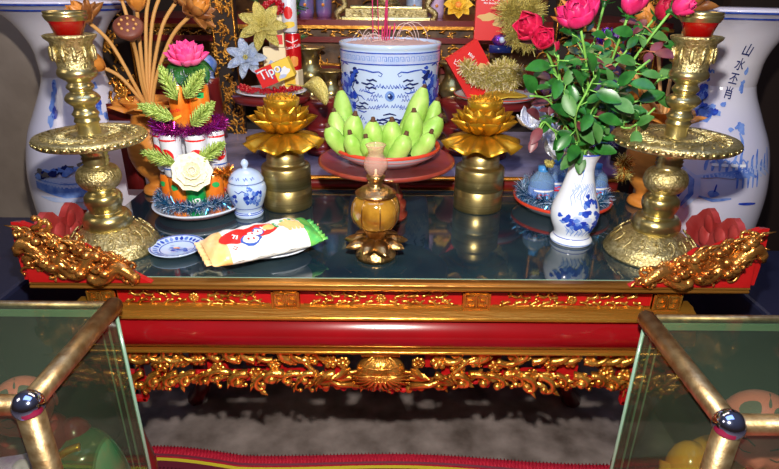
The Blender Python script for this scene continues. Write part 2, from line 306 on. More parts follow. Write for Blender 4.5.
# frieze carving panels and fret cartouches
ff = lambda u, v, o=0: (u, .025-o, v-.005)
for x0, x1 in ((-.60, -.262), (-.185, .165), (.243, .60)):
    b = MB(); xm = (x0+x1)/2; hw = (x1-x0)/2
    for s in (-1, 1):
        for i in range(9):
            u = xm+s*hw*(.1+.085*i); b_ = 1 if i % 2 else -1
            scroll(b, ff, u, .752+b_*.006, (0 if s > 0 else pi)+RG.uniform(-.3, .3), .05, .0036, b_*s*4.4, 'gold', RG)
    for i in range(16): b.ball(ff(xm+RG.uniform(-hw, hw)*.85, RG.uniform(.741, .765), .001), (.005, .003, .003), 'gold', 6, 4)
    rosette(b, ff, xm, .752, .013, 'gold', 8)
    b.box((xm, .0235, .7665), (2*hw, .004, .003), 'gold'); b.box((xm, .0235, .731), (2*hw, .004, .003), 'gold')
    tp(b, 'carved_panel', FR)
for xc in (-.632, -.223, .204, .632):
    b = MB(); b.box((xc, .020, .749), (.062, .012, .040), 'gold_d')
    for dx in (-.029, .029): b.box((xc+dx, .015, .749), (.004, .012, .040), 'gold_m')
    for s in (-1, 1):
        for bx in ((.013, .766, .022, .003), (.013, .738, .022, .003), (.023, .752, .003, .028), (.003, .752, .003, .028), (.013, .752, .012, .003), (.018, .746, .003, .010), (.009, .759, .003, .010)):
            b.box((xc+s*bx[0], .0125, bx[1]-.003), (bx[2], .006, bx[3]), 'gold')
    tp(b, 'fret_plaque', FR, smooth=False)
b = MB(); b.sweepx([(.05, .731), (.022, .731), (.018, .727), (.006, .724), (.002, .719), (-.007, .717), (-.012, .712), (-.01, .708), (.03, .706)], -.70, .70, 'gold_m'); tp(b, 'waist_moulding')
b = MB(); pr = [(.03, .709)]+[(.012-.030*sin(pi*i/12)**.8, .708-.087*i/12) for i in range(13)]+[(.03, .619)]
b.sweepx(pr, -.70, .70, 'redl'); tp(b, 'red_band')
b = MB(); b.sweepx([(.04, .622), (.0, .621), (-.006, .616), (.002, .611), (.04, .609)], -.70, .70, 'gold_m'); tp(b, 'bead_moulding')
# openwork apron
fa = lambda u, v, o=0: (u, .03-o, v+.008)
rg = random.Random(11)
def apron_low(u): return .497-.016*cos(u*9.5)-.006*sin(u*31)
APR = []
for s in (-1, 1):
    b = MB()
    for i in range(26):                                          # twining vine
        u0 = s*(.12+.021*i)
        scroll(b, fa, u0, .55+(.018 if i % 2 else -.022), (0 if s > 0 else pi)+rg.uniform(-.5, .5), rg.uniform(.075, .11), rg.uniform(.007, .012), (1 if i % 2 else -1)*s*rg.uniform(3.5, 5.5), 'gold', rg)
    for i in range(12): rosette(b, fa, s*(.13+.045*i), .555+rg.uniform(-.03, .03), rg.uniform(.016, .024), 'gold', 6)
    for i in range(12):
        u0 = s*(.15+.045*i); scroll(b, fa, u0, apron_low(u0)+.012, (0 if s > 0 else pi)+rg.uniform(-.2, .5), .065, .0055, s*rg.uniform(-4, -2), 'gold', rg)
    b.tube([fa(s*.06, .500, .012), fa(s*.11, .503, .014), fa(s*.16, .53, .012), fa(s*.20, .575, .01), fa(s*.23, .59, .01)], [.008, .007, .006, .005, .003], 'gold')
    for k in range(5): b.petal(0, .07-.006*k, .018, 20+k*14, 60+k*8, 'gold', .3, T=Matrix(((s, 0, 0, s*(.115+.012*k)), (0, 0, -1, .02), (0, 1, 0, .515+.008*k), (0, 0, 0, 1)))@Matrix.Rotation(.7, 4, 'Z'))
    APR.append(tp(b, 'apron_carving'))
b = MB()
for i in range(28):
    x = -.665+.0475*i; lo = apron_low(x); b.box((x+.02, .048, lo+.010), (.05, .012, .018), 'reds')
    if i % 3: b.box((x+.02, .05, .545+.02*sin(i*2.1)), (.036+.012*(i % 2), .012, .022+.014*(i % 3)), 'reds')
    b.ball((x+.02, .045, .590), (.014, .01, .012), 'gold_d', 8, 5)
b.box((0, .055, .600), (1.34, .014, .020), 'reds')
for i in range(90):
    x = -.66+.0147*i; b.ball((x, .040, apron_low(x)+.004+.006*sin(i*2.3)), (.011, .008, .008+.004*(i % 3)), 'gold_d' if i % 2 else 'reds', 7, 5)
AB = tp(b, 'apron_backing', smooth=False)
b = MB()                                                          # lotus medallion
b.box((-.01, .02, .604), (.09, .03, .008), 'gold')
b.ball((-.01, .018, .556), (.058, .032, .040), 'gold', 24, 12)
for k in range(7):
    q = -.9+.3*k; b.tube([(-.01+.058*sin(q+.25*sin(j*.5)*0)*cos((j-5)*.27)*1.0, .018-.034*cos(q)*cos((j-5)*.27), .560+.041*sin((j-5)*.27)) for j in range(11)], .0022, 'gold', 5)
for k in range(3): b.tube([(-.01+.059*sin(q)*cos((k-1)*.45), .018-.035*cos(q)*cos((k-1)*.45), .560+.041*sin((k-1)*.45)) for q in [-1.2+.24*j for j in range(11)]], .002, 'gold', 5)
for k in range(13):
    a = pi*(k/12); x1, z1 = cos(a)*.052, -sin(a)*.040
    b.tube([(-.01+cos(a)*.012, -.016, .560), (-.01+x1*.8, -.013, .556+z1*.6), (-.01+x1*1.35, .004, .550+z1*1.2)], [.002, .0035, .002], 'gold', 5)
for a in range(9):
    t = pi*(.08+.84*a/8); scroll(b, fa, -.01+cos(t)*.055, .545-sin(t)*.035, -t, .06, .0055, 3 if a < 5 else -3, 'gold', rg)
for s in (-1, 1):
    rosette(b, fa, -.01+s*.052, .520, .012, 'gold'); rosette(b, fa, -.01+s*.09, .56, .018, 'gold', 7)
    for q in range(3): b.petal(0, .05, .022, 10+25*q, -10+25*q, 'gold', -.3, T=Matrix(((s, 0, 0, -.01+s*.07), (0, 0, -1, .012), (0, 1, 0, .53+.015*q), (0, 0, 0, 1))))
tp(b, 'lotus_medallion')['label'] = 'gilt lotus flower at the centre of the apron'
for sx in (-1, 1):                                               # legs: fret bracket + curved leg
    for y in (.07, .56):
        b = MB(); b.tube([(sx*.665, y, .61), (sx*.675, y, .50), (sx*.665, y, .34), (sx*.64, y, .2), (sx*.65, y, .08), (sx*.69, y, .0)], [.03, .028, .024, .022, .026, .034], 'wine', 8)
        tp(b, 'leg')
    b = MB()
    for bx in ((.605, .475, .012, .10), (.64, .475, .012, .10), (.622, .43, .045, .012), (.622, .51, .045, .010), (.622, .47, .045, .008)): b.box((sx*bx[0], .06, bx[1]), (bx[2], .018, bx[3]), 'reds')
    b.box((sx*.6, .049, .50), (.004, .004, .1), 'gold'); tp(b, 'leg_bracket', smooth=False, bevel=.002)
# raised corner boards with gilt dragons
def corner(s):
    c = thing('corner_rail', ('left' if s < 0 else 'right')+' raised red corner rail with gilt dragon carving on the table', 'carved rail', (-.766 if s < 0 else .790, .0, .801))
    fc = lambda u, v, o=0: (s*-u, -.012-o, v)      # u measured inward along the front, v up
    top = [(.012, .138), (.035, .130), (.055, .110), (.08, .106), (.105, .092), (.135, .088), (.165, .062), (.195, .05), (.230, .020), (.262, .0)]
    b = MB(); vs = []; n = len(top)
    lo = [(.0 if i == 0 else top[i][0], 0) for i in range(n)]
    for off in (0, -.014):
        vs += [(s*-u if i else s*.0, -.012-off, v) for i, (u, v) in enumerate(lo)]+[(s*-u, -.012-off, v) for u, v in top]
    fs = []
    for i in range(n-1):
        fs += [(i, i+1, n+i+1, n+i), (2*n+i, 2*n+n+i, 2*n+n+i+1, 2*n+i+1), (n+i, n+i+1, 3*n+i+1, 3*n+i)]
    fs += [(0, n, 3*n, 2*n)]
    b.add(vs, fs, 'reds'); FB = b.obj('front_board', c, smooth=False)
    b = MB()                                                     # side board running back, scalloped top, leaning outward
    ys = [.0+.02*i for i in range(15)]; tops = [.135, .130, .110, .095, .112, .118, .110, .088, .082, .098, .104, .092, .070, .060, .03]
    P = [[(s*.0, y, 0), (s*.002, y, t*.5), (s*-.004, y, t)] for y, t in zip(ys, tops)]; Q = [[(s*(.016+x*s), y, z) for x, y, z in r] for r in P]
    b.grid(P, 'redp'); b.grid(Q, 'reds'); b.grid([[r[-1] for r in P], [r[-1] for r in Q]], 'redp'); b.grid([P[0], Q[0]], 'reds'); b.grid([P[-1], Q[-1]], 'redp')
    for y, t in ((.09, .085), (.19, .07), (.14, .06), (.05, .07), (.11, .03), (.2, .03)): b.ball((s*.004, y, t), (.009, .026, .028), 'redp', 10, 6)
    b.obj('side_board', c)
    b = MB(); rg = random.Random(21 if s < 0 else 22)
    for k in range(3):                                           # dragon bodies
        u0 = .03+.07*k; pts = []
        for i in range(15):
            t = i/14; pts.append(fc(u0-.03+t*.105, .072-.021*k+.030*sin(t*7+k*1.7)*(1-.25*k), .014+.004*sin(t*9)))
        b.tube(pts, [.007+.009*sin(pi*i/14) for i in range(15)], 'gold_c', 8)
        for i in range(1, 14, 1): b.ball(pts[i], .009+.003*sin(i*2), 'gold_c', 7, 5)
    for hu, hv in ((.040, .118), (.088, .104), (.136, .088), (.060, .058), (.165, .045), (.115, .045)):                  # heads: snout, horns, beard
        b.ball(fc(hu, hv, .022), (.014, .012, .011), 'gold_c', 10, 6); b.ball(fc(hu+.018, hv-.007, .03), (.011, .010, .008), 'gold_c', 8, 6)
        for q in (-1, 1): b.ball(fc(hu+q*.007, hv+.01, .035), .0045, 'gold_c', 6, 4); b.tube([fc(hu-.004, hv+.008, .022), fc(hu-.018+q*.004, hv+.022, .025), fc(hu-.036+q*.006, hv+.024, .022)], [.004, .003, .001], 'gold_c', 5)
        for k in range(7): a = 2.2+k*.5; scroll(b, fc, hu, hv, a, .045, .0036, 3, 'gold_c', rg, False)
    for k in range(90):
        u = rg.uniform(.02, .235); v = rg.uniform(.026, max(.030, .138-.12*u-1.6*u*u)); scroll(b, fc, u, v, rg.uniform(0, 6.28), rg.uniform(.03, .06), rg.uniform(.0035, .0075), rg.choice((-1, 1))*rg.uniform(3, 5), 'gold_c', rg, k % 2 == 0)
    for k in range(7): rosette(b, fc, rg.uniform(.02, .2), rg.uniform(.035, .06), .013, 'gold_c', 6)
    b.obj('dragon_carving', FB)
corner(-1); corner(1)

# ================================================================ REAR ALTAR
T1 = thing('altar_table', 'lower rear altar table with grey top and red gold edge behind the front table', 'table', (0, 1.0, 0))
b = MB(); b.box((0, 0, .820), (1.5, .64, .022), 'rtop', T=Matrix.Translation((0, -.03, 0))); b.obj('tabletop', T1, smooth=False)
b = MB(); b.sweepx([(-.34, .832), (-.358, .831), (-.362, .826), (-.356, .822), (-.34, .821)], -.76, .76, 'gold_m'); b.sweepx([(-.34, .790), (-.358, .789), (-.36, .784), (-.34, .781)], -.76, .76, 'gold_m'); b.obj('edge_moulding', T1)
b = MB(); b.sweepx([(-.33, .821), (-.352, .820), (-.352, .791), (-.33, .790)], -.75, .75, 'wine'); b.obj('front_rail', T1)
for x in (-.7, .7):
    for y in (-.3, .23):
        b = MB(); b.box((x, y, .405), (.06, .06, .81), 'wine'); b.obj('leg', T1, smooth=False)
# upper altar with carved gilt front
T2 = thing('high_altar', 'tall dark red altar with openwork gilt frieze at the back', 'altar', (0, 1.67, 0))
b = MB(); b.box((0, 0, 1.255), (2.3, .7, .03), 'wine'); b.obj('tabletop', T2, smooth=False)
b = MB(); b.box((0, -.345, 1.195), (2.3, .02, .022), 'wine'); b.box((0, -.355, 1.243), (2.3, .02, .012), 'gold_d'); b.box((0, -.35, 1.08), (2.3, .02, .03), 'wine'); b.box((0, -.36, 1.10), (2.3, .02, .008), 'gold_m'); b.box((0, -.35, .97), (2.3, .02, .05), 'wine'); b.box((0, -.36, .998), (2.3, .02, .01), 'gold_m'); b.box((0, -.36, .945), (2.3, .02, .008), 'gold_d'); b.box((0, -.32, .62), (2.3, .02, .5), 'dark'); b.obj('front_rail', T2, smooth=False)
b = MB(); b.box((0, -.30, 1.12), (2.3, .01, .25), 'screen'); b.obj('back_board', T2, smooth=False)
fh = lambda u, v, o=0: (u, -.345-o, v)
b = MB(); rg = random.Random(3)
for i in range(62):
    u = -1.05+.034*i; scroll(b, fh, u, 1.219+(.007 if i % 2 else -.007), rg.choice((0, pi)), .06, .0036, (1 if i % 2 else -1)*4.6, 'gold', rg)
b.obj('gilt_frieze', T2)
b = MB()
for i in range(60):
    u = rg.uniform(-1.1, 1.1); scroll(b, fh, u, rg.uniform(1.02, 1.17), rg.uniform(0, 6.28), .08, .004, rg.choice((-4, 4)), 'gold_d', rg)
b.obj('lower_carving', T2)
for x in (-1.1, 1.1): b = MB(); b.box((x, -.3, .62), (.08, .08, 1.24), 'wine'); b.obj('leg', T2, smooth=False)
# carved gilt pillars and screen
b = MB(); fs_ = lambda u, v, o=0: (u, -.02-o, v); rg = random.Random(8)
b.box((0, 0, .80), (1.7, .03, 1.6), 'screen')
for i in range(120):
    u = rg.uniform(-.8, .8); scroll(b, fs_, u, rg.uniform(.85, 1.55), rg.uniform(0, 6.28), .12, .004, rg.choice((-4, 4)), 'gold_d', rg)
o = b.obj('carved_screen', loc=(0, 2.15, .0)); tag(o, 'dark screen with dull gilt carving standing at the very back', 'screen')
def pillar(x, y, label, wd=.085):
    t = thing('carved_pillar', label, 'pillar', (x, y, .0)); b = MB(); b.box((0, 0, .85), (wd, .05, 1.7), 'dark'); b.obj('post', t, smooth=False)
    b = MB(); rg = random.Random(int(x*100)); f = lambda u, v, o=0: (u, -.027-o, v)
    for i in range(70): scroll(b, f, rg.uniform(-wd/3, wd/3), .84+.0105*i, rg.uniform(0, 6.28), .06, .0045, rg.choice((-5, 5)), 'gold_d', rg)
    for s in (-1, 1): b.box((s*wd*.48, -.028, 1.2), (.006, .008, .8), 'gold_m')
    b.obj('gilt_carving', t)
pillar(-.63, 1.24, 'gilt carved pillar left of the cola can offering'); pillar(-1.0, 1.12, 'dim gilt carved pillar behind the wooden lotus bouquet', .12); pillar(.70, 1.24, 'gilt carved pillar behind the rose bouquet', .1); pillar(.98, 1.2, 'dark gilt pillar just left of the inscribed floor vase', .1)
# things beside the table
b = MB(); b.box((-1.20, .28, .36), (.62, .56, .72), 'navy'); tag(b.obj('storage_cabinet', smooth=False, bevel=.01), 'dark navy cabinet at the left edge beside the table', 'cabinet')
b = MB(); b.box((1.30, .25, .32), (.66, .56, .64), 'navy'); tag(b.obj('storage_cabinet', smooth=False, bevel=.01), 'dark navy cabinet at the right edge beside the table', 'cabinet')
b = MB(); b.tube([(1.42, .55, .66), (1.42, .55, 1.0), (1.42, .55, 1.3)], .04, 'wine', 12); b.lathe([(.0, 0), (.06, 0), (.06, .03), (.04, .05), (.04, .64), (.05, .66), (0, .66)], 'wine', 16, c=(1.42, .55, .66)); tag(b.obj('wooden_post'), 'dark red round wooden post at the right edge beyond the floor vase', 'post')

# ================================================================ FLOOR VASES
def floor_vase(x, y, which):
    pr = [(.10, 0), (.125, .01), (.115, .05), (.12, .15), (.155, .35), (.190, .55), (.204, .68), (.203, .80), (.178, .92), (.138, 1.01), (.102, 1.09), (.095, 1.14), (.106, 1.21), (.143, 1.28), (.19, 1.32), (.222, 1.336)]
    pr = smoothp(pr, 5); t = thing('floor_vase', ('tall blue and white floor vase with flared rim behind the left candlestick' if which == 'l' else 'tall floor vase with vertical blue characters behind the right candlestick'), 'vase', (x, y, 0))
    b = MB(); b.lathe(pr+[(.222, 1.342), (.21, 1.338), (.14, 1.285), (.10, 1.2), (.095, 1.1), (.0, .9)], 'vase', 48)
    f = lmap(pr, .15, rad(-28 if x > 0 else 28)); rg = random.Random(4)
    for k in range(2): z = (1.334, 1.318)[k]; b.lathe([(dict(((round(zz, 3), r) for r, zz in pr)).get(z, .22 if k == 0 else .19)+.002, z-.003), (.224 if k == 0 else .198, z+.002)], 'cob', 48)
    if which == 'r':
        for i, ch in enumerate('山水丕肖'): b.text(f, ch, .039, .050-.0085*i, 1.226-.043*i, 'ink', .0022, rot=-.12)
        b.blob(f, -.04, 1.035, .03, .03, 'cobl', jag=.3, rg=rg)
        for k in range(30): b.blob(f, -.05+rg.gauss(0, .028), 1.045+rg.gauss(0, .016), .009, .008, rg.choice(('cob', 'cobl')), .0008+.0001*k, 8, .3, rg=rg)
        for k in range(14): b.blob(f, -.085+rg.gauss(0, .012), 1.12+rg.gauss(0, .04), .016, .014, rg.choice(('cob', 'cobl')), .0008, 8, .3, rg=rg)
        for k in range(10): b.blob(f, .078+rg.gauss(0, .006), 1.115+rg.gauss(0, .02), .008, .012, 'cobl', .0008, 8, .3, rg=rg)
        b.stroke(f, [(.075, .985), (.082, .965), (.085, .935)], .008, 'cobl')
        for k in range(9): b.blob(f, .072+rg.gauss(0, .010), 1.0+rg.gauss(0, .008), .008, .007, 'cobl', .0009, 8, .3, rg=rg)
        for k in range(7): b.stroke(f, [(-.02+.02*k, .845+.004*k), (.03+.02*k, .86+.005*k), (.07+.02*k, .852)], .014, rg.choice(('sky', 'cobl')))
        for k in range(12): b.stroke(f, [(-.0+.016*k, .87), (-.0+.016*k, .895+.012*(k % 3)), (.004+.016*k, .905+.016*(k % 3))], .008, 'cobl')
        for k in range(4): x0 = .02+.022*k; b.stroke(f, [(x0-.012, .893), (x0, .908), (x0+.012, .893)], .005, 'cobl', .001); b.stroke(f, [(x0-.008, .89), (x0+.008, .89)], .010, 'white', .0011)
        for k in range(5): b.stroke(f, [(.075+.014*k, .89-.004*k), (.078+.014*k, .82)], .006, 'cobl', .001)
        b.blob(f, .03, .80, .012, .012, 'cobl', .001, 10, .2, rg=rg); b.stroke(f, [(0.0, .787), (.03, .778), (.07, .787)], .010, 'cobl', .001); b.stroke(f, [(.03, .80), (.032, .83)], .004, 'cob', .001)
        for k in range(6): b.stroke(f, [(-.115+.013*k, .87), (-.075+.013*k, .84), (-.065+.012*k, .79), (-.075+.01*k, .74)], .013, rg.choice(('cobl', 'sky', 'cob')), .0008+.0001*k)
        b.stroke(f, [(.09, .77), (.14, .765)], .01, 'cob', .001)
    else:
        f0 = f; f = lambda u, v, o=0: f0(u, v-.05*(v < .95), o)
        for k in range(18): b.blob(f0, .05+rg.gauss(0, .014), 1.05+rg.gauss(0, .03), .010, .012, rg.choice(('cob', 'cobl')), .0008, 8, .3, rg=rg)
        for k in range(14): b.blob(f, -.095+rg.gauss(0, .006), 1.10-.009*k, .009, .014, rg.choice(('cob', 'cobl', 'cobl')), .0008, 8, .3, rg=rg)
        for k in range(26): x0 = rg.uniform(-.14, .0); b.blob(f, x0, .885+.02*cos(x0*18)+rg.gauss(0, .006), .012, .010, rg.choice(('ink', 'cobl', 'patch')), .0008+.00005*k, 8, .4, rg=rg)
        for k in range(8): b.stroke(f, [(-.15, .872-.006*k), (-.07, .862-.008*k), (.0, .866-.008*k)], .012, rg.choice(('sky', 'sky', 'cobl')), .0007)
        for k in range(6): b.stroke(f, [(-.14+.012*k, .80), (-.10+.012*k, .79), (-.05+.01*k, .795)], .01, 'sky')
        b.blob(f, .0, .808, .009, .011, 'cob', .001, 8, .2, rg=rg); b.blob(f, -.028, .788, .006, .008, 'cob', .001, 8, .2, rg=rg); b.stroke(f, [(-.02, .797), (.022, .797)], .006, 'cobl', .001)
    b.obj('vase_body', t)
floor_vase(-1.045, .85, 'l'); floor_vase(1.10, .80, 'r')

# ================================================================ CANDLESTICKS
def candlestick(x, y, label, wide, dz):
    t = thing('candlestick', label, 'candlestick', (x, y, .801)); k = wide*.93; t.scale = (1, 1, 1.03 if x < 0 else 1.055)
    b = MB(); base = [(.0, 0), (.108, 0), (.110, .006), (.104, .010), (.106, .016), (.099, .022), (.096, .030), (.089, .033), (.080, .040), (.068, .048), (.058, .054), (.05, .058)]
    b.lathe(base, 'brass_e', 48, fn=lambda a, r, z: r*(1+.018*sin(a*10)*(z > .02)))
    rg = random.Random(2); f = lmap(base, .09)
    for i in range(16):
        th = 2*pi*i/16; g = lambda u, v, o=0, th=th: (sin(th+u/.09)*(.105-(v-.02)*1.0+o), -cos(th+u/.09)*(.105-(v-.02)*1.0+o), v)
        scroll(b, g, 0, .030, .6, .05, .0028, 4, 'brass_e', rg, False)
    b.obj('base', t)
    b = MB(); b.lathe(smoothp([(.050, .056), (.054, .064), (.054, .080), (.046, .092), (.035, .096), (.038, .108), (.042, .120), (.040, .134), (.031, .143), (.028, .148)], 4), 'brass', 32)
    b.lathe(smoothp([(.028, .148), (.040, .156), (.048, .170), (.048, .182), (.042, .196), (.029, .204)], 4), 'brass_e', 32)
    b.lathe([(.029, .204), (.026, .208), (.030, .212), (.026, .216), (.030, .221), (.026, .225), (.030, .230), (.028, .235), (.034, .240), (.040, .243)], 'brass', 28)
    b.obj('lower_stem', t)
    b = MB(); q = .132*k; b.lathe([(.04, .243), (q*.5, .252), (q*.93, .259), (q*.97, .257), (q, .261), (q*.99, .265), (q*1.005, .269), (q*.985, .273), (q*.9, .274)], 'brass_e', 64); b.lathe([(q*.9, .274), (q*.5, .275), (.03, .276), (.0, .276)], 'brass_e', 48)
    for i in range(36): a = 2*pi*i/36; b.box((0, 0, 0), (.004, .013, .006), 'brass', T=Matrix.Translation((q*cos(a), q*sin(a), .265))@Matrix.Rotation(a, 4, 'Z'))
    rg = random.Random(5)
    for i in range(26):
        a0 = 2*pi*i/26; b.tube([((q*(.35+.5*t_)+.0)*cos(a0+.35*sin(t_*5)), (q*(.35+.5*t_))*sin(a0+.35*sin(t_*5)), .2755) for t_ in (0, .2, .4, .6, .8, 1)], .0022, 'brass_e', 5)
    b.obj('drip_plate', t)
    b = MB(); H = dz
    up = smoothp([(.024, .276), (.023, .30), (.027, .306), (.024, .316), (.028, .324), (.023, .332), (.022, .342), (.032, .352), (.036, .362), (.030, .372), (.022, .378), (.026, .384), (.028, .390), (.023, .398), (.024, .402), (.038, .414), (.040, .424), (.037, .432)], 3)
    b.lathe([(r, .276+(z-.276)*H) for r, z in up], 'brass', 32); z0 = .276+.156*H
    b.obj('upper_stem', t)
    b = MB(); b.lathe([(.036, z0), (.035, z0+.003), (.041, z0+.052), (.05, z0+.060), (.052, z0+.065), (.047, z0+.067), (.034, z0+.060), (.0, z0+.058)], 'brass_e', 32)
    for i in range(12):
        a = 2*pi*i/12; b.ball((.041*cos(a), .041*sin(a), z0+.03), (.005, .005, .016), 'brass_e', 7, 5)
    b.obj('cup_holder', t)
    b = MB(); b.lathe([(.0, z0+.062), (.026, z0+.062), (.034, z0+.088), (.037, z0+.092)], 'redglass', 28); b.obj('red_lamp_glass', t)['label'] = 'red glass bowl'
    b = MB(); b.lathe([(.036, z0+.092), (.041, z0+.106), (.042, z0+.110), (.040, z0+.1105), (.035, z0+.098)], 'brass', 28); b.lathe([(.0375, z0+.092), (.041, z0+.098), (.043, z0+.103), (.041, z0+.104), (.036, z0+.094)], 'brass', 28); b.obj('rim', t)
candlestick(-.664, .165, 'tall brass candlestick with red glass cup on the left of the table', .95, .866)
candlestick(.648, .165, 'tall brass candlestick with red glass cup on the right of the table', 1.09, .855)

# ================================================================ GOLD LOTUSES ON BRASS STANDS
def lotus_stand(x, y, label, lab2, rz):
    t = thing('brass_stand', label, 'stand', (x, y, .801)); b = MB()
    b.lathe([(0, 0), (.069, 0), (.070, .004), (.070, .060), (.068, .062), (.070, .064), (.070, .118), (.067, .124), (.060, .127), (.054, .130), (.053, .136), (.053, .150), (.049, .160), (.040, .170), (.034, .180), (.0, .181)], 'brass_s', 40); b.obj('cylinder_body', t)
    u = thing('golden_lotus', lab2, 'lotus ornament', (x, y, .982), rz=rz); u.scale = (1, 1, 1.06); b = MB()
    N = 90; P = []
    for i in range(7):
        r = .02+.088*(i/6); P.append([(r*cos(2*pi*j/N)*(1+.07*cos(9*2*pi*j/N)*(i/6)), r*sin(2*pi*j/N)*(1+.07*cos(9*2*pi*j/N)*(i/6)), .034-.03*(i/6)**1.6+.0085*cos(18*pi*j/N*1.0)*(i/6)) for j in range(N)])
    b.grid(P, 'lotus', True); b.lathe([(.0, 0), (.03, .0), (.024, .02), (.02, .034)], 'lotus', 20); b.obj('leaf_skirt', u, solid=.002)
    b = MB()
    for lay, (n, L, W, e0, e1, r0, z0) in enumerate(((8, .074, .062, 14, 48, .036, .036), (8, .074, .060, 34, 68, .034, .038), (8, .066, .054, 62, 92, .038, .040), (9, .058, .046, 80, 100, .040, .048))):
        for k in range(n): b.petal(2*pi*(k+.5*(lay % 2))/n, L, W, e0, e1, 'lotus', .35, r0, z0, .95, ex=.62)
    b.lathe([(.0, .035), (.03, .036), (.036, .05), (.040, .09)], 'lotus', 24); b.obj('petals', u, solid=.0016)
    b = MB(); b.lathe([(.030, .06), (.046, .104), (.049, .116), (.043, .124), (.0, .133)], 'lotus', 30)
    for rr, n in ((.0, 1), (.014, 6), (.027, 11), (.038, 16)):
        for k in range(n): b.ball((rr*cos(2*pi*k/n), rr*sin(2*pi*k/n), .1315-rr*.1), .0028, 'lotus', 6, 4)
    for k in range(30): a = 2*pi*k/30; b.tube([(.042*cos(a), .042*sin(a), .09), (.047*cos(a), .047*sin(a), .122)], .002, 'lotus', 4)
    b.obj('seed_head', u)
lotus_stand(-.288, .47, 'brass cylinder stand under the left golden lotus', 'left golden lotus ornament beside the stacked cans and jar', .1)
lotus_stand(.268, .47, 'brass cylinder stand under the right golden lotus', 'right golden lotus ornament near the rose bouquet', .25)

# ================================================================ TRAY, BANANAS, BURNER, LAMP
t = thing('pedestal_tray', 'round red-brown wooden pedestal tray holding the banana plate', 'tray', (.0, .385, .801))
b = MB(); b.lathe([(r_, z_+.028) for r_, z_ in [(.0, .105), (.04, .108), (.12, .118), (.176, .128), (.183, .134), (.182, .141), (.176, .141), (.168, .134), (.0, .132)]], 'tray', 56); b.obj('tray_top', t)
b = MB(); b.lathe([(0, 0), (.058, 0), (.060, .012), (.052, .018), (.055, .030), (.056, .044), (.048, .050), (.044, .056), (.047, .066), (.040, .078), (.034, .10), (.036, .136)], 'tray', 32); b.obj('pedestal', t)
t = thing('serving_plate', 'white plate with red rim under the green bananas', 'plate', (.0, .385, .9635))
b = MB(); pr = [(.0, .0), (.07, .0), (.10, .006), (.128, .024), (.141, .038)]; b.lathe(pr, 'china_w', 48); b.lathe([(.141, .038), (.1425, .040), (.141, .046), (.137, .046), (.130, .035)], 'rimred', 48); b.lathe([(.130, .035), (.10, .010), (.0, .006)], 'china_w', 48); b.lathe([(.133, .0275), (.1355, .030), (.1365, .032)], 'pinkg', 48); b.obj('dish', t)
BB = thing('banana_bunch', 'bunch of stubby green bananas heaped on the red rimmed plate', 'bananas', (0, .385, .973))
def banana(p0, p1, r, bow, label):
    p0, p1 = Vector(p0), Vector(p1)
    d = p1-p0; n = 12; side = Vector(bow); pts = [d*(i/n)+side*sin(pi*i/n) for i in range(n+1)]
    rs = [r*1.1*min(1, (.85+.8*(i/n)) if i < 4 else 1)*(1-max(0, (i/n-.55)/.45)**2.4*.66) for i in range(n+1)]
    b = MB(); P = []
    for i in range(n+1):
        tt = (pts[min(i+1, n)]-pts[max(i-1, 0)]).normalized(); a = tt.orthogonal().normalized() if i == 0 else (a-tt*a.dot(tt)).normalized(); q = tt.cross(a)
        P.append([pts[i]+(a*cos(2*pi*k/15)+q*sin(2*pi*k/15))*rs[i]*(1+.045*cos(5*2*pi*k/15)) for k in range(15)])
    b.grid(P, 'banana', True); b.add([tuple(v) for v in P[0]], [tuple(range(15))], 'banana'); o = b.obj('banana', BB, loc=p0-BB.location)
    e = pts[-1]; dd = (pts[-1]-pts[-2]).normalized(); b = MB(); b.tube([e-dd*.003, e+dd*.002, e+dd*.006, e+dd*.010], [rs[-1]*.98, rs[-1]*.75, .0055, .0045], 'tip', 8); b.obj('blossom_tip', o)
bl = [((352, 148), (341, 91), .40, .47, .023, 'tallest banana at the upper left of the bunch'),
 ((350, 156), (334, 112), .34, .37, .0215, 'banana at the left beneath the tallest left one'),
 ((348, 158), (328, 127), .31, .30, .020, 'lowest leftmost banana leaning on the plate rim'),
 ((358, 160), (355, 115), .33, .31, .024, 'banana left of centre with brown tip before the burner'),
 ((376, 161), (373, 121), .31, .285, .0235, 'banana just left of the middle of the bunch'),
 ((391, 161), (392, 121), .31, .285, .0235, 'banana just right of the middle of the bunch'),
 ((402, 150), (424, 88), .40, .45, .026, 'tallest banana at the upper right of the bunch'),
 ((420, 150), (437, 101), .42, .46, .020, 'banana leaning right behind the front row'),
 ((405, 156), (414, 112), .33, .33, .024, 'banana right of centre below the tallest right one'),
 ((412, 158), (440, 117), .36, .37, .024, 'rightmost banana leaning over the plate rim'),
 ((361, 165), (350, 134), .275, .262, .019, 'small front banana at the lower left above the lamp chimney'),
 ((375, 166), (366, 138), .262, .256, .018, 'small front banana directly behind the lamp chimney'),
 ((394, 164), (406, 135), .27, .262, .021, 'front banana right of the lamp chimney'),
 ((415, 160), (431, 133), .30, .285, .0195, 'lowest right front banana leaning outward')]
for (a, c, y0, y1, r, lb) in bl:
    p0 = at(a[0], a[1]-6, y0+.03); p0.z = max(p0.z, .980+r*.6); p1 = at(c[0], c[1], y1+.02); d = (Vector((0, 0, 0))+Vector((p1.x, p1.y-.385, 0))).normalized()*.008
    banana(p0, p1, r, d, lb)
b = MB(); b.ball((.0, 0, .04), (.075, .06, .045), 'banana', 14, 8); b.obj('crown', BB)
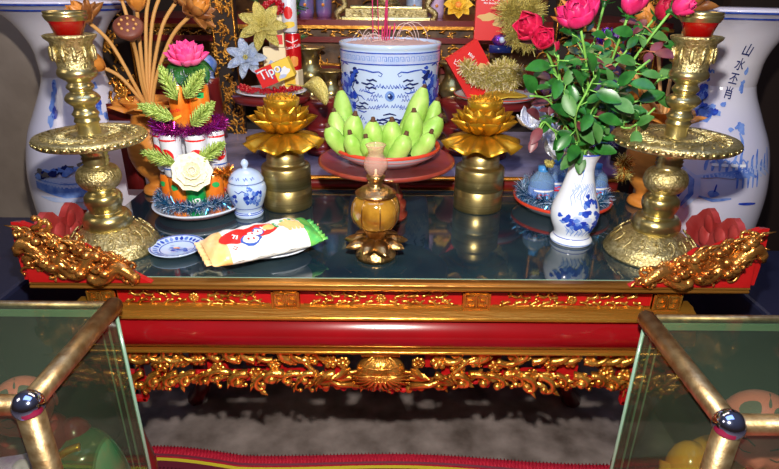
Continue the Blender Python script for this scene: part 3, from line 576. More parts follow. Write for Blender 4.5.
# burner
t = thing('incense_burner', 'large blue and white porcelain incense pot with dragons behind the bananas', 'incense burner', (.008, .76, .832))
b = MB(); pr = smoothp([(.118, 0), (.124, .006), (.132, .04), (.142, .12), (.149, .22), (.153, .31), (.155, .36), (.156, .392)], 4)
b.lathe([(0, 0)]+pr+[(.159, .395), (.159, .404), (.155, .406), (.148, .402), (.146, .36)], 'china', 64); f = lmap(pr, .15); rg = random.Random(9)
def band(z0, z1, mt, off): b.grid([[f(-.24+.012*i, z, off) for i in range(41)] for z in (z0, (z0+z1)/2, z1)], mt)
band(.353, .382, 'sky', .0006); band(.3815, .385, 'cob', .0009); band(.350, .3535, 'cob', .0009)
for i in range(27):
    u = -.21+.0162*i; b.stroke(f, [(u-.006, .361), (u-.005, .374), (u+.005, .374), (u+.006, .362), (u, .362), (u, .369)], .0024, 'cobl', .0009)
for s in (-1, 1):
    g = lambda u, v, o=0: f(s*u, v, o)
    for k in range(110): b.blob(g, .158+rg.gauss(0, .018), .285-rg.random()*.10+.03*rg.random(), .010, .012, rg.choice(('cob', 'cob', 'cobl')), .0006+.00003*k, 8, .4, rg=rg)
    for k in range(16): b.blob(g, .118+rg.gauss(0, .009), .318+rg.gauss(0, .010), .008, .006, rg.choice(('cob', 'ink')), .0008+.00003*k, 8, .4, rg=rg)
    b.stroke(g, [(.118, .325), (.095, .336), (.07, .334), (.05, .330), (.032, .332), (.022, .326), (.026, .318), (.034, .322)], .0042, 'cob')
    b.stroke(g, [(.108, .31), (.125, .28), (.108, .262), (.10, .245), (.112, .236)], .0045, 'ink'); b.stroke(g, [(.12, .262), (.09, .258), (.078, .248)], .004, 'cob'); b.stroke(g, [(.14, .345), (.165, .35), (.18, .34)], .006, 'cob')
    for k in range(5): b.stroke(g, [(.12+.006*k, .24), (.135+.012*k, .22), (.15+.01*k, .225)], .004, 'cobl')
    for (u, v, n) in ((.060, .306, 3), (.088, .236, 2), (.145, .19, 3), (.03, .19, 2)):
        for k in range(n): q0 = (-.004, .005, -.002)[k]; b.stroke(g, [(u-.018+q0, v-.011*k-.002), (u-.006+q0, v-.011*k+.003), (u+.004+q0, v-.011*k-.001), (u+.018+q0*2, v-.0105*k+.002)], .0062, 'ink')
        b.stroke(g, [(u-.016, v-.011*n), (u-.006, v-.011*n-.004), (u+.016, v-.011*n)], .004, 'cob')
    b.stroke(g, [(.065, .222), (.10, .218), (.14, .226)], .0035, 'ink')
    for (u, v) in ((.036, .262), (.018, .232), (.045, .226), (.095, .19), (.06, .178), (.05, .25), (.03, .29), (.075, .275)):
        for k in range(4): b.stroke(g, [(u-.014+.009*k, v-.004), (u-.011+.009*k, v+.004+.004*(k == 1)), (u-.006+.009*k, v-.004)], .0032, 'cob')
    b.stroke(g, [(.09, .20), (.105, .18), (.095, .16), (.11, .15)], .005, 'ink')
for k in range(5): b.stroke(f, [(-.022+.01*k, .284), (-.019+.01*k, .296-.002*abs(k-2)), (-.013+.01*k, .284)], .0032, 'cob')
b.blob(f, 0, .262, .0145, .0155, 'cobl', .0007, 16); b.blob(f, 0, .262, .008, .009, 'ink', .0010, 10, .2, rg=rg); b.blob(f, -.002, .265, .003, .003, 'china', .0013, 8)
for k in range(3): b.stroke(f, [(-.02, .205-.012*k), (0, .210-.012*k), (.02, .205-.012*k)], .005, 'ink')
b.stroke(f, [(-.06, .186), (-.02, .19), (.02, .184), (.06, .188)], .004, 'ink')
for i in range(40):
    u = -.22+.011*i; hh = .02*sin(u*18+1.3)+.012*sin(u*37)
    b.grid([[f(u, .0, .0005), f(u+.0112, .0, .0005)], [f(u, .06, .0005), f(u+.0112, .06, .0005)], [f(u, .145+hh, .0005), f(u+.0112, .145+.02*sin((u+.0112)*18+1.3)+.012*sin((u+.0112)*37), .0005)]], 'sky')
for i in range(26):
    u = -.21+.0165*i; v = .128+.022*sin(u*16+1.3); b.stroke(f, [(u-.009, v-.012), (u-.005, v), (u+.004, v+.002), (u+.009, v-.008)], .0032, 'white' if i % 2 else 'cobl', .001); b.stroke(f, [(u-.009, v-.04), (u, v-.026), (u+.009, v-.04)], .003, 'cobl' if i % 2 else 'white', .001)
b.obj('pot', t)
b = MB(); P = []
for i in range(12): r = .147*i/11; P.append([(r*cos(a*2*pi/40)+.0001, r*sin(a*2*pi/40), .396+.014*(1-(i/11)**2)+.003*sin(a*1.7+i*2.2)*(i/11)) for a in range(40)])
b.grid(P, 'ash', True); b.obj('ash_bed', t)['label'] = 'pinkish ash filling the pot'
zb = .832+.405
for k in range(9):
    x, y = rg.gauss(-.012, .012), rg.gauss(-.02, .012); b = MB(); tx, ty = rg.gauss(0, .012), rg.gauss(0, .01); hh = rg.uniform(.10, .30) if k > 3 else rg.uniform(.04, .055)
    b.tube([(0, 0, -.03), (tx, ty, hh)], .0018 if k > 3 else .0026, 'inc', 6)
    tag(b.obj('incense_stick', loc=(x, .76+y, zb)), 'thin upright pink incense stick standing in the ash of the dragon pot' if k > 3 else 'short thick pink incense stub low in the ash of the dragon pot', 'incense stick', 'upright pink incense sticks' if k > 3 else 'short pink incense stubs')
for k in range(16):
    a = rg.uniform(-1, 1); x, y = rg.gauss(0, .035), rg.uniform(-.09, .04); b = MB(); s = 1 if x > 0 else -1; c_ = rg.uniform(.4, 1); h0 = rg.uniform(.015, .06)
    if k % 2: b.tube([(s*.05*c_*(1-cos(i*.38)), .004*i*a, h0*sin(i*.38)) for i in range(9)], .0011, 'incp', 5)
    else: b.tube([(0, 0, .0), (s*.02, .01*a, h0*.6), (s*.045, .02*a, .006)], .0011, 'incp', 5)
    tag(b.obj('burnt_incense', loc=(x, .76+y, zb)), 'curled pale burnt incense remnant drooping over the dragon pot ash', 'burnt incense', 'curled burnt incense in the dragon pot')
# oil lamp
t = thing('oil_lamp', 'small bronze oil lamp with amber glass bowl on lotus leaf foot', 'oil lamp', (-.024, .13, .801))
b = MB(); b.lathe([(0, 0), (.047, 0), (.048, .008), (.042, .014), (.04, .022), (.028, .030), (.020, .042), (.022, .060), (.032, .074)], 'bronze', 32, fn=lambda a, r, z: r*(1+.02*sin(a*14)*(z < .03))); b.obj('base', t)
for k in range(9):
    b = MB(); b.petal(2*pi*k/9+.15, .060, .042, 14, -40, 'bronze', -.30, .022, .054, .9, wave=.0006, ex=.6); b.obj('leaf', t, solid=.0012)
b = MB(); pr = smoothp([(.026, .072), (.045, .084), (.054, .104), (.055, .124), (.050, .144), (.040, .154), (.030, .156)], 4); b.lathe(pr, 'oil', 36, fn=lambda a, r, z: r*(1+.018*abs(sin(a*4)))); b.obj('oil_bowl', t)['label'] = 'amber oil in ribbed glass'
b = MB()
for k in range(8):
    a = 2*pi*k/8+.2; b.tube([((r+.0015)*cos(a), (r+.0015)*sin(a), z) for r, z in pr[::3]], .0014, 'bronze', 5)
b.lathe([(.042, .153), (.046, .156), (.047, .162), (.040, .165), (.034, .171), (.022, .174), (.015, .180), (.018, .185), (.014, .190), (.020, .194), (.022, .200), (.016, .204)], 'bronze', 28, fn=lambda a, r, z: r*(1+.04*sin(a*16)*(z < .15))); b.tube([(.016, 0, .187), (.034, .0, .188), (.04, 0, .188)], [.002, .002, .005], 'bronze', 6); b.obj('burner_collar', t)
b = MB(); b.lathe(smoothp([(.015, .200), (.019, .208), (.026, .220), (.0275, .230), (.024, .240), (.017, .250), (.0175, .258), (.021, .268), (.0225, .272)], 4), 'chimney', 28); b.lathe([(.0215, .269), (.0235, .272), (.0215, .273)], 'chimney', 28); b.obj('glass_chimney', t)
b = MB(); b.tube([(0, 0, .198), (0, 0, .216)], .003, 'cream', 6); b.obj('wick', t)

# ================================================================ SMALL CHINA
t = thing('lidded_jar', 'small blue and white lidded porcelain jar beside the biscuit packet', 'jar', (-.385, .392, .801))
b = MB(); pr = smoothp([(.038, 0), (.040, .008), (.036, .018), (.042, .034), (.050, .058), (.053, .076), (.050, .092), (.040, .100)], 4); b.lathe([(0, 0)]+pr, 'china', 36); f = lmap(pr, .05); rg = random.Random(1)
for k in range(30): b.blob(f, .022+rg.gauss(0, .014), .062+rg.gauss(0, .011), .005, .006, rg.choice(('cob', 'cobl')), .0005+.00003*k, 7, .4, rg=rg)
for k in range(16): b.blob(f, -.032+rg.gauss(0, .008), .055+rg.gauss(0, .009), .005, .005, rg.choice(('cob', 'cobl')), .0005+.00003*k, 7, .4, rg=rg)
b.stroke(f, [(-.02, .085), (-.01, .079), (0, .086), (.01, .08)], .003, 'cob')
for z in (.010, .014, .028): b.lathe([(f(0, z, .0003)[1]*-1, z), (f(0, z+.002, .0003)[1]*-1, z+.002)], 'cob', 36)
b.obj('jar_body', t)
b = MB(); lp = smoothp([(.044, .098), (.048, .101), (.046, .108), (.038, .121), (.022, .131), (.010, .135)], 4); b.lathe(lp, 'china', 36); b.lathe([(.009, .134), (.006, .138), (.009, .143), (.011, .149), (.008, .156), (.004, .159), (.0, .161)], 'china', 16); f = lmap(lp, .04)
for u in (-.03, -.012, .008, .025): b.stroke(f, [(u-.005, .118), (u-.002, .112), (u+.002, .119), (u+.005, .113)], .0026, 'cob')
b.lathe([(.0483, .1005), (.0487, .102)], 'cob', 36); b.obj('lid', t)
t = thing('saucer', 'small blue and white saucer lying left of the biscuit packet', 'saucer', (-.503, .150, .801))
b = MB(); pr = [(.0, .003), (.03, .004), (.045, .008), (.061, .014)]; b.lathe([(0, 0), (.032, 0), (.05, .004), (.064, .013), (.0645, .0155), (.061, .014)][::1], 'china', 40); b.lathe(pr[::-1], 'china', 40)
def ft(u, v, o=0):
    q = math.hypot(u, v); return (u, v, (.003+q/30 if q < .03 else .004+(q-.03)*.004/.015 if q < .045 else .008+(q-.045)*.006/.016)+o+.0007)
for k in range(26): a = 2*pi*k/26; b.blob(ft, .050*cos(a), .050*sin(a), .006, .004, rg.choice(('cob', 'cobl')), .0006, 7, .3, a, rg=rg)
for R_ in (.039, .0595): b.grid([[ft((R_+d)*cos(2*pi*k/40), (R_+d)*sin(2*pi*k/40), .0007) for k in range(41)] for d in (0, .0022)], 'cob')
for k in range(24): b.blob(ft, rg.gauss(0, .012), rg.gauss(0, .010), .006, .004, rg.choice(('cob', 'cobl', 'sky')), .0006+.00003*k, 7, .4, rg=rg)
b.blob(ft, -.002, .004, .008, .003, 'peach', .002, 8, .4, rg=rg)
b.obj('dish', t)
# biscuit packet on its dish
b = MB(); b.lathe([(0, 0), (.06, 0), (.085, .008), (.108, .018), (.112, .021), (.108, .022), (.085, .012), (0, .005)], 'china_w', 40, T=Matrix.Diagonal((1.0, .72, 1, 1))); tag(b.obj('oval_dish', loc=(-.292, .152, .801)), 'shallow oval white dish under the biscuit packet', 'dish')
pl, prt = onz(209, 253, .845), onz(311, 231, .845); L = (prt-pl).length*1.06; ctr = (pl+prt)/2; rz = math.atan2((prt-pl).y, (prt-pl).x)
t = thing('biscuit_packet', 'white orange and green biscuit packet with red label lying on oval dish', 'biscuit packet', (ctr.x, ctr.y, .826), rz=rz); t.rotation_euler = (.16, 0, rz)
def pkf(u, v, o=0):       # u along (-.5..0.5)*L, v across in metres (0 = ridge of the top)
    k = u/L*2; taper = (1-abs(k)**5*.86); hw = .060*(1-.10*abs(k)**6); a = v/.060
    wr = .0016*sin(u*90+v*60)+.0012*sin(u*170-v*110)
    if abs(a) <= 1: y = a*hw*(1.0); z = .022+taper*.030*(1-abs(a)**2.6)**.5
    else: y = a*hw; z = .022
    return (u, y, z+(o+wr)*(1 if abs(k) < .97 else .2))
b = MB(); nu, nv = 44, 25
def zone(k): return 'pk_y' if k < -.66 else ('pk_g' if k > .72 else 'pk_w')
for i in range(nu):
    k0, k1 = -1+2*i/nu, -1+2*(i+1)/nu
    for s in (1, -1):
        def pp(k, j):
            a = -1+2*j/(nv-1); p = pkf(k*L/2, sin(a*pi/2)*.060); tp_ = (1-abs(k)**5*.86); return (p[0], p[1], p[2]) if s > 0 else (p[0], p[1], .022-tp_*.020*(1-abs(sin(a*pi/2))**2.6)**.5)
        b.grid([[pp(k0, j) for j in range(nv)], [pp(k1, j) for j in range(nv)]], zone((k0+k1)/2))
b.obj('wrapper', t)
for i in range(2):
    b = MB(); x = (-1, 1)[i]*L/2; b.grid([[(x+(-1, 1)[i]*d, -.05+.005*j, .022+.004*sin(j*1.9)*d*90+.001*sin(j*3)) for j in range(21)] for d in (-.003, .006, .013)], ('pk_y', 'pk_g')[i])
    b.obj('crimped_end', t, solid=.0008)
b = MB(); f = lambda u, v, o=0: pkf(u, v-.016, o); rg = random.Random(2)
b.blob(f, -.052, .012, .050, .026, 'redk', .0016, 20); b.blob(f, -.010, .017, .046, .024, 'redk', .0017, 16)
for (u, v, ru, rv) in ((-.036, -.012, .020, .014), (-.028, .004, .012, .008), (-.012, .012, .010, .013)): b.blob(f, u, v, ru*1.15, rv*1.2, 'bluek', .0024, 12, .15, rg=rg); b.blob(f, u, v, ru*.95, rv*.95, 'white', .0028, 12, .15, rg=rg)
for (u, v) in ((-.042, -.012), (-.030, -.012), (-.028, .005), (-.012, .014)): b.blob(f, u, v, .0028, .0035, 'redk', .0034, 8)
b.stroke(f, [(-.072, .004), (-.065, .012), (-.070, .018)], .004, 'white', .0026); b.stroke(f, [(-.066, .0), (-.060, .010)], .004, 'white', .0026); b.stroke(f, [(-.002, .028), (.004, .006)], .004, 'white', .0026)
b.blob(f, .014, .018, .016, .011, 'bisc', .0026, 14, .06, rg=rg); b.stroke(f, [(.003, .018), (.025, .018)], .002, 'yel', .003); b.stroke(f, [(.008, .022), (.02, .022)], .002, 'yel', .003)
b.stroke(f, [(.032, .036), (.035, .012)], .010, 'green', .0022); b.stroke(f, [(.033, .03), (.036, .017)], .003, 'white', .0028)
for k in range(4): b.stroke(f, [(.048+.011*k, .026), (.062+.010*k, .004), (.060+.010*k, -.006)], .011, 'bisc', .0022+.0002*k)
b.blob(f, .062, .024, .022, .010, 'bisc', .0020, 12, .15, rg=rg)
for k in range(5): b.stroke(f, [(.05+.010*k, .040), (.056+.010*k, .034)], .006, ('green', 'yel')[k % 2], .0022)
b.stroke(f, [(-.082, -.022), (-.076, -.028), (-.070, -.022), (-.078, -.019)], .003, 'redk', .002)
b.obj('printed_label', t)

# ================================================================ FLOWER VASE WITH ROSES
VX, VY = .474, .235
t = thing('flower_vase', 'slender white vase with blue painted flowers holding the roses', 'vase', (VX, VY, .801))
b = MB(); pr = smoothp([(.050, 0), (.052, .008), (.045, .018), (.046, .030), (.056, .055), (.059, .075), (.056, .095), (.044, .130), (.036, .160), (.031, .185), (.032, .205), (.038, .222), (.043, .231)], 4)
b.lathe([(0, 0)]+pr+[(.044, .234), (.040, .233), (.032, .21), (.03, .18)], 'china_w', 40); f = lmap(pr, .05); rg = random.Random(6)
b.lathe([(.0435, .2315), (.0448, .2335), (.0435, .2350)], 'cob', 40); b.lathe([(.0455, .0175), (.0455, .0195)], 'cob', 36); b.lathe([(.0525, .004), (.0525, .006)], 'cobl', 36)
for (u, v, n, s) in ((-.028, .072, 10, .008), (-.005, .060, 14, .010), (.028, .058, 12, .009), (.012, .115, 10, .008), (.008, .095, 8, .007), (.03, .085, 8, .008)):
    for k in range(n): b.blob(f, u+rg.gauss(0, s), v+rg.gauss(0, s*.8), .006, .0055, rg.choice(('cob', 'cob', 'cobl')), .0005+.00004*k, 8, .35, rg=rg)
for (u, v) in ((-.01, .078), (.012, .075), (0, .04), (-.02, .045)): b.blob(f, u, v, .010, .008, 'sky', .0004, 9, .3, rg=rg)
for k in range(9): u = -.026+.008*k; b.stroke(f, [(u, .11+.008*(k % 3)), (u-.008, .130+.005*(k % 2)), (u+.003, .150), (u-.006, .163)], .0018, 'cobl'); b.blob(f, u-.004, .145+.006*(k % 3), .005, .004, 'sky', .0006, 8, .3, rg=rg)
for k in range(7): u = -.03+.01*k; b.stroke(f, [(u, .03), (u+.006, .045), (u-.004, .058)], .0025, 'cobl')
b.stroke(f, [(-.012, .165), (-.006, .185), (-.016, .198)], .002, 'cobl'); b.blob(f, -.01, .192, .006, .004, 'cobl', .0006, 8, .4, rg=rg); b.obj('vase_body', t)
def leafmesh(b, base, d, up, L, W, mt):
    d = d.normalized(); s = d.cross(up).normalized(); n_ = s.cross(d); P = []
    for i in range(7):
        u = i/6; wd = W*.5*sin(pi*min(1, u*.93+.04))**.75; c_ = base+d*L*u-n_*(.18*L*u*u)
        P.append([c_-s*wd+n_*wd*.35, c_, c_+s*wd+n_*wd*.35])
    b.grid(P, mt)
MOUTH = Vector((VX, VY, 1.02))
def rose(tip, kind, mt, R, label, stem='stem', lean=0, nl=9, seed=0, lm=('leaf', 'leaf', 'leafl', 'leaf', 'leafr')):
    rg = random.Random(seed); o = bpy.data.objects.new('rose', None); COL.objects.link(o); org = MOUTH+Vector((rg.uniform(-.014, .014), rg.uniform(-.014, .014), 0)); o.location = org; tag(o, label, 'rose', 'roses in the white vase'); o.empty_display_size = .02
    tip = Vector(tip)-org; bot = Vector((rg.uniform(-.01, .01), rg.uniform(-.01, .01), -.12)); side = Vector((rg.uniform(-.02, .02), rg.uniform(-.02, .02), 0)); pts = [bot, bot*.5]
    for i in range(9): t_ = i/8; pts.append(tip*t_+side*sin(pi*t_)+Vector((tip.x, tip.y, 0))*(-.18*sin(pi*t_)))
    b = MB(); b.tube(pts, [.0032]*6+[.0028]*5, stem, 6); b.obj('stem', o)
    d = (pts[-1]-pts[-2]).normalized()
    if lean: d = (d+Vector((lean, -.5, -.3))).normalized()
    Rm = d.to_track_quat('Z', 'Y').to_matrix().to_4x4(); Tm = Matrix.Translation(pts[-1])@Rm
    b = MB()
    if kind == 'bud':
        for lay, (n, L_, W_, e0, e1, r0) in enumerate(((3, 1.9, 1.35, 62, 122, .30), (4, 1.95, 1.5, 45, 112, .34), (5, 1.9, 1.5, 25, 98, .34))):
            for k in range(n): b.petal(2*pi*k/n+lay, L_*R, W_*R, e0, e1, mt, .42, r0*R*.5, 0, .75, 7, 5, T=Tm, ex=.5)
        b.ball((0, 0, R*.75), (R*.5, R*.5, R*.8), mt, 12, 8, T=Tm)
    else:
        for lay, (n, L_, W_, e0, e1, r0) in enumerate(((5, 1.2, .9, 80, 130, .12), (6, 1.35, 1.05, 60, 118, .2), (7, 1.5, 1.2, 35, 105, .25), (7, 1.6, 1.3, 8, 88, .3))):
            for k in range(n): b.petal(2*pi*k/n+lay*.5, L_*R, W_*R, e0, e1, mt, .35, r0*R, 0, .75, 7, 5, wave=.001, T=Tm, ex=.5)
        b.ball((0, 0, R*.5), (R*.5, R*.5, R*.5), 'rose', 12, 8, T=Tm)
    BLM = b.obj('bloom', o, solid=.001)
    b = MB()
    for k in range(5): b.petal(2*pi*k/5, R*.95, R*.3, -10, 45, 'leaf', .2, R*.1, -.002, 1, T=Tm)
    b.lathe([(.003, -.012), (R*.22, -.006), (R*.3, .004), (.0, .008)], 'leaf', 10, T=Tm); b.obj('sepals', BLM)
    for k in range(nl):                                         # compound leaves along the stem
        t_ = .22+.70*(k+rg.random()*.5)/nl; i = min(int(t_*8), 7); p = pts[2+i].lerp(pts[3+i], t_*8-i)
        a = rg.uniform(0, 2*pi); out = Vector((cos(a), sin(a)*.8-.25, rg.uniform(-.1, .7))).normalized(); l = rg.uniform(.035, .065); m_ = rg.choice(lm)
        b = MB(); b.tube([p, p+out*l*.5+Vector((0, 0, .004)), p+out*l], .0013, 'stemr' if m_ == 'leafr' else 'stem', 5); up = Vector((rg.gauss(0, .35), -.75+rg.gauss(0, .3), .8)).normalized()
        Lf = rg.uniform(.030, .046); sd = out.cross(up).normalized()
        leafmesh(b, p+out*l, out+Vector((0, 0, -.2)), up, Lf, Lf*.58, m_)
        for s in (-1, 1): leafmesh(b, p+out*l*.7, out*.4+sd*s, up, Lf*.72, Lf*.44, m_)
        b.obj('leaf', o)
rose(at(538, 30, .10), 'bud', 'rose', .031, 'drooping crimson rosebud at the left of the bouquet', 'stemr', -.5, 8, 1, ('leafr', 'leafr', 'leaf'))
rose(at(543, 42, .08), 'bud', 'rose', .025, 'crimson rosebud nodding just below the drooping one', 'stem', .2, 8, 12, ('leaf', 'leafl', 'leaf'))
rose(at(580, 25, .12), 'open', 'rosep', .036, 'open magenta rose with loose petals, second from left', 'stem', 0, 10, 3)
rose(at(605, 2, .26), 'bud', 'rose', .024, 'dark crimson rose at the top edge behind the magenta one', 'stem', 0, 8, 4)
rose(at(629, 14, .16), 'bud', 'rosep', .030, 'bright pink-red rosebud high in the middle right of the bouquet', 'stem', 0, 11, 5, ('leaf', 'leafl', 'leaf'))
rose(at(657, 16, .20), 'bud', 'rose', .026, 'crimson rosebud tilting left near the right candle cup', 'stem', -.25, 11, 6, ('leaf', 'leafl', 'leaf'))
rose(at(672, 10, .14), 'bud', 'rosep', .024, 'rightmost pink-red rosebud beside the right candle cup', 'stem', .5, 10, 7, ('leaf', 'leafl', 'leaf', 'leafr'))
rose(at(556, 52, .30), 'bud', 'rose', .014, 'tiny closed crimson bud low among the leaves', 'stemr', 0, 7, 8, ('leaf', 'leafl', 'leafr'))
def sprig(ptsY, label, seed, lm, nl):
    rg = random.Random(seed); pts = [MOUTH+Vector((0, 0, -.05)), MOUTH]+[at(*p) for p in ptsY]; o = bpy.data.objects.new('leafy_sprig', None); COL.objects.link(o); o.location = MOUTH; tag(o, label, 'sprig', 'leafy sprigs in the white vase')
    pts = [p-MOUTH for p in pts]; sp_ = smoothp([tuple(p) for p in pts], 4); sp_ = [Vector(p) for p in sp_]; b = MB(); b.tube(sp_, .0024, 'stem', 6); b.obj('stem', o)
    for k in range(nl):
        i = int(5+(len(sp_)-6)*k/nl); p = sp_[i]; a = rg.uniform(0, 2*pi); out = Vector((cos(a), -.4+rg.gauss(0, .3), sin(a)*.7)).normalized(); Lf = rg.uniform(.034, .054); b = MB(); up = Vector((rg.gauss(0, .3), -.8, .7)); b.tube([p, p+out*.02], .0012, 'stem', 5)
        leafmesh(b, p+out*.018, out, up, Lf, Lf*.58, rg.choice(lm)); b.obj('leaf', o)
G1 = ('leaf', 'leaf', 'leafl')
sprig([(565, 125, .2), (548, 100, .17), (530, 96, .14)], 'leafy sprig arching out to the far left above the vase', 1, G1, 10)
sprig([(568, 110, .16), (560, 80, .12), (558, 55, .1)], 'leafy sprig with broad glossy leaves under the magenta rose', 2, G1, 13)
sprig([(600, 115, .2), (640, 100, .2), (662, 75, .2)], 'leafy sprig spreading right towards the candlestick', 3, G1, 14)
sprig([(590, 115, .14), (612, 90, .1), (650, 60, .1)], 'leafy sprig leaning right in front of the long stems', 4, G1, 14)
sprig([(575, 120, .12), (585, 95, .1), (596, 75, .09)], 'short upright leafy sprig at the middle of the bouquet', 5, G1, 11)
sprig([(555, 132, .18), (543, 122, .17), (536, 140, .16)], 'low sprig with burgundy leaves hanging left over the vase mouth', 6, ('leafr', 'leaf'), 7)
sprig([(606, 125, .17), (630, 128, .15), (655, 108, .14)], 'low sprig reaching right above the bottle plate', 7, G1, 9)

# ================================================================ CAN TOWER
def can(name, x, y, z, body, label, group, lid=True, art=None, h=.112, r=.0265, rz=0):
    t = thing(name, label, 'can', (x, y, z), group, rz); b = MB(); pr = [(r*.86, 0), (r, .007), (r, h-.010), (r*.88, h-.002)]; b.lathe(pr, body, 24)
    f = lmap([(r, 0), (r, h)], r)
    cb = b.obj('can_body', t)
    if art: b = MB(); art(b, f); b.obj('printed_label', cb)
    b = MB(); b.lathe([(r*.88, h-.003), (r*.90, h), (r*.84, h-.0015), (0, h-.003)], 'alu', 24); b.lathe([(r*.84, .001), (0, .002)], 'alu', 24); b.box((0, -.005, h-.001), (.008, .014, .001), 'alu'); b.obj('can_lid', t)
def art_orange(b, f):
    b.blob(f, .0, .085, .010, .008, 'green', .0005, 10, .2); b.text(f, 'Mirinda', .0125, 0, .045, 'redk', rot=pi/12); b.stroke(f, [(-.02, .03), (0, .024), (.02, .034)], .008, 'yel')
def art_green(b, f): b.text(f, 'up', .03, 0, .05, 'white', rot=.3); b.stroke(f, [(-.02, .03), (.02, .04)], .006, 'white')
def art_333(b, f): b.blob(f, 0, .055, .019, .021, 'redk', .0005, 16); b.text(f, '333', .019, 0, .052, 'white', .0012); b.stroke(f, [(-.03, .098), (.03, .098)], .005, 'redk'); b.stroke(f, [(-.02, .022), (.02, .022)], .004, 'bluek')
TX, TY = -.532, .425
t = thing('serving_plate', 'white plate with pink rim band under the tower of cans', 'plate', (TX, TY, .801))
b = MB(); b.lathe([(0, 0), (.075, 0), (.10, .006), (.120, .018)], 'china_w', 44); b.lathe([(.112, .0125), (.121, .019)], 'pinkg', 44, T=Matrix.Diagonal((1.012, 1.012, 1, 1))); b.lathe([(.120, .018), (.126, .023)], 'china_w', 44); b.lathe([(.126, .023), (.128, .027), (.124, .028), (.115, .020), (.09, .012), (0, .010)], 'china_w', 44); b.obj('dish', t)
for i, (a, body, art, lb) in enumerate(((-62, 'can_o', art_orange, 'orange soda can at the left of the bottom tier'), (-22, 'can_o', art_orange, 'orange soda can second from left in the bottom tier'), (14, 'can_g', art_green, 'green soda can in the bottom tier below the white flower'), (58, 'can_o', art_orange, 'orange soda can at the right end of the bottom tier'), (130, 'can_o', art_orange, 'orange soda can hidden at the back right of the bottom tier'), (-130, 'can_o', art_orange, 'orange soda can hidden at the back left of the bottom tier'))):
    can('soda_can', TX+.068*sin(rad(a)), TY-.068*cos(rad(a)), .8115, body, lb, 'cans in the bottom tier', art=art, rz=rad(a)*.5)
for i, (a, lb) in enumerate(((-78, 'white beer can at the left end of the middle tier'), (-28, 'white beer can left of centre in the middle tier'), (28, 'white beer can right of centre in the middle tier'), (78, 'white beer can at the right end of the middle tier'), (150, 'white beer can at the back right of the middle tier'), (-150, 'white beer can at the back left of the middle tier'))):
    can('beer_can', TX+.070*sin(rad(a)), TY-.070*cos(rad(a)), .925, 'can_w', lb, 'cans in the middle tier', art=art_333, rz=rad(a)*.5)
for i, (a, lb) in enumerate(((-50, 'orange soda can at the left of the top tier under the pink lotus'), (55, 'orange soda can at the right of the top tier under the pink lotus'), (180, 'orange soda can at the back of the top tier'))):
    can('soda_can', TX+.015+.032*sin(rad(a)), TY-.032*cos(rad(a)), 1.046, 'can_o', lb, 'cans in the top tier', art=art_orange, rz=rad(a)*.5)
ring = lambda x, y, z, r, n=36, a0=0, a1=360: [(x+r*cos(rad(a0+(a1-a0)*i/n)), y+r*sin(rad(a0+(a1-a0)*i/n)), z) for i in range(n+1)]
def tins(name, path, r, n, mts, label, seed=1, wd=.0018):
    b = MB(); tinsel(b, path, r, n, mts, random.Random(seed), wd); b.tube(path, .0015, mts[0], 4); return tag(b.obj(name, smooth=False), label, 'tinsel')
tins('tinsel_garland', ring(TX, TY, .846, .098), .027, 4600, ('blue_t', 'blue_t', 'silverb'), 'blue tinsel garland around the foot of the can tower', 1)
tins('tinsel_garland', ring(TX, TY, 1.047, .082), .024, 3000, ('purple_t',), 'purple tinsel garland on top of the white beer cans', 2)
tins('tinsel_garland', ring(TX+.085, TY-.035, .93, .020, 12), .018, 700, ('orange_t',), 'tuft of orange tinsel at the right side of the can tower', 3)
tins('tinsel_garland', ring(TX+.015, TY, 1.172, .042), .022, 1100, ('silverb', 'silver'), 'silver-blue tinsel under the pink lotus', 4)
def bloom(name, loc, layers, mt, heart, label, cat='flower', tilt=(0, 0, 0), sc_=1, ex=.8):
    t = thing(name, label, cat, loc); t.rotation_euler = tilt; b = MB()
    for lay, (n, L_, W_, e0, e1, r0, z0) in enumerate(layers):
        for k in range(n): b.petal(2*pi*k/n+lay*.4, L_*sc_, W_*sc_, e0, e1, mt, .4 if ex > .5 else .15, r0*sc_, z0*sc_, .95, ex=ex, wave=0 if ex > .5 else .002)
    b.obj('petals', t, solid=.0009); b = MB(); b.ball((0, 0, .012*sc_), (.011*sc_, .011*sc_, .010*sc_), heart, 12, 8)
    for k in range(14): a = 2.4*k; b.ball((.010*sc_*cos(a), .010*sc_*sin(a), .02*sc_), .0028*sc_, heart, 6, 4)
    b.obj('flower_heart', t); return t
lo = bloom('artificial_lotus', (TX+.022, TY-.01, 1.200), ((8, .056, .034, 8, 58, .014, .004), (8, .056, .034, 22, 74, .012, .008), (8, .052, .032, 45, 88, .012, .012), (7, .042, .026, 70, 98, .012, .016)), 'pink', 'peach', 'pink artificial lotus crowning the tower of cans', tilt=(.3, 0, .2), sc_=.98, ex=.55)
b = MB()
for k in range(6): b.petal(2*pi*k/6+.3, .062, .048, -5, -50, 'leaf', .2, .01, .002)
b.obj('green_leaves', lo, solid=.0008)
wf = bloom('artificial_flower', (TX+.036, TY-.125, .950), ((9, .052, .050, 5, 30, .006, 0), (10, .047, .044, 22, 50, .005, .004), (10, .040, .036, 38, 75, .004, .006), (9, .030, .03, 52, 100, .004, .008), (7, .02, .024, 66, 110, .003, .010)), 'cream', 'cream', 'large cream-white artificial flower on the front of the can tower', tilt=(rad(62), 0, .3), ex=.35, sc_=.94)
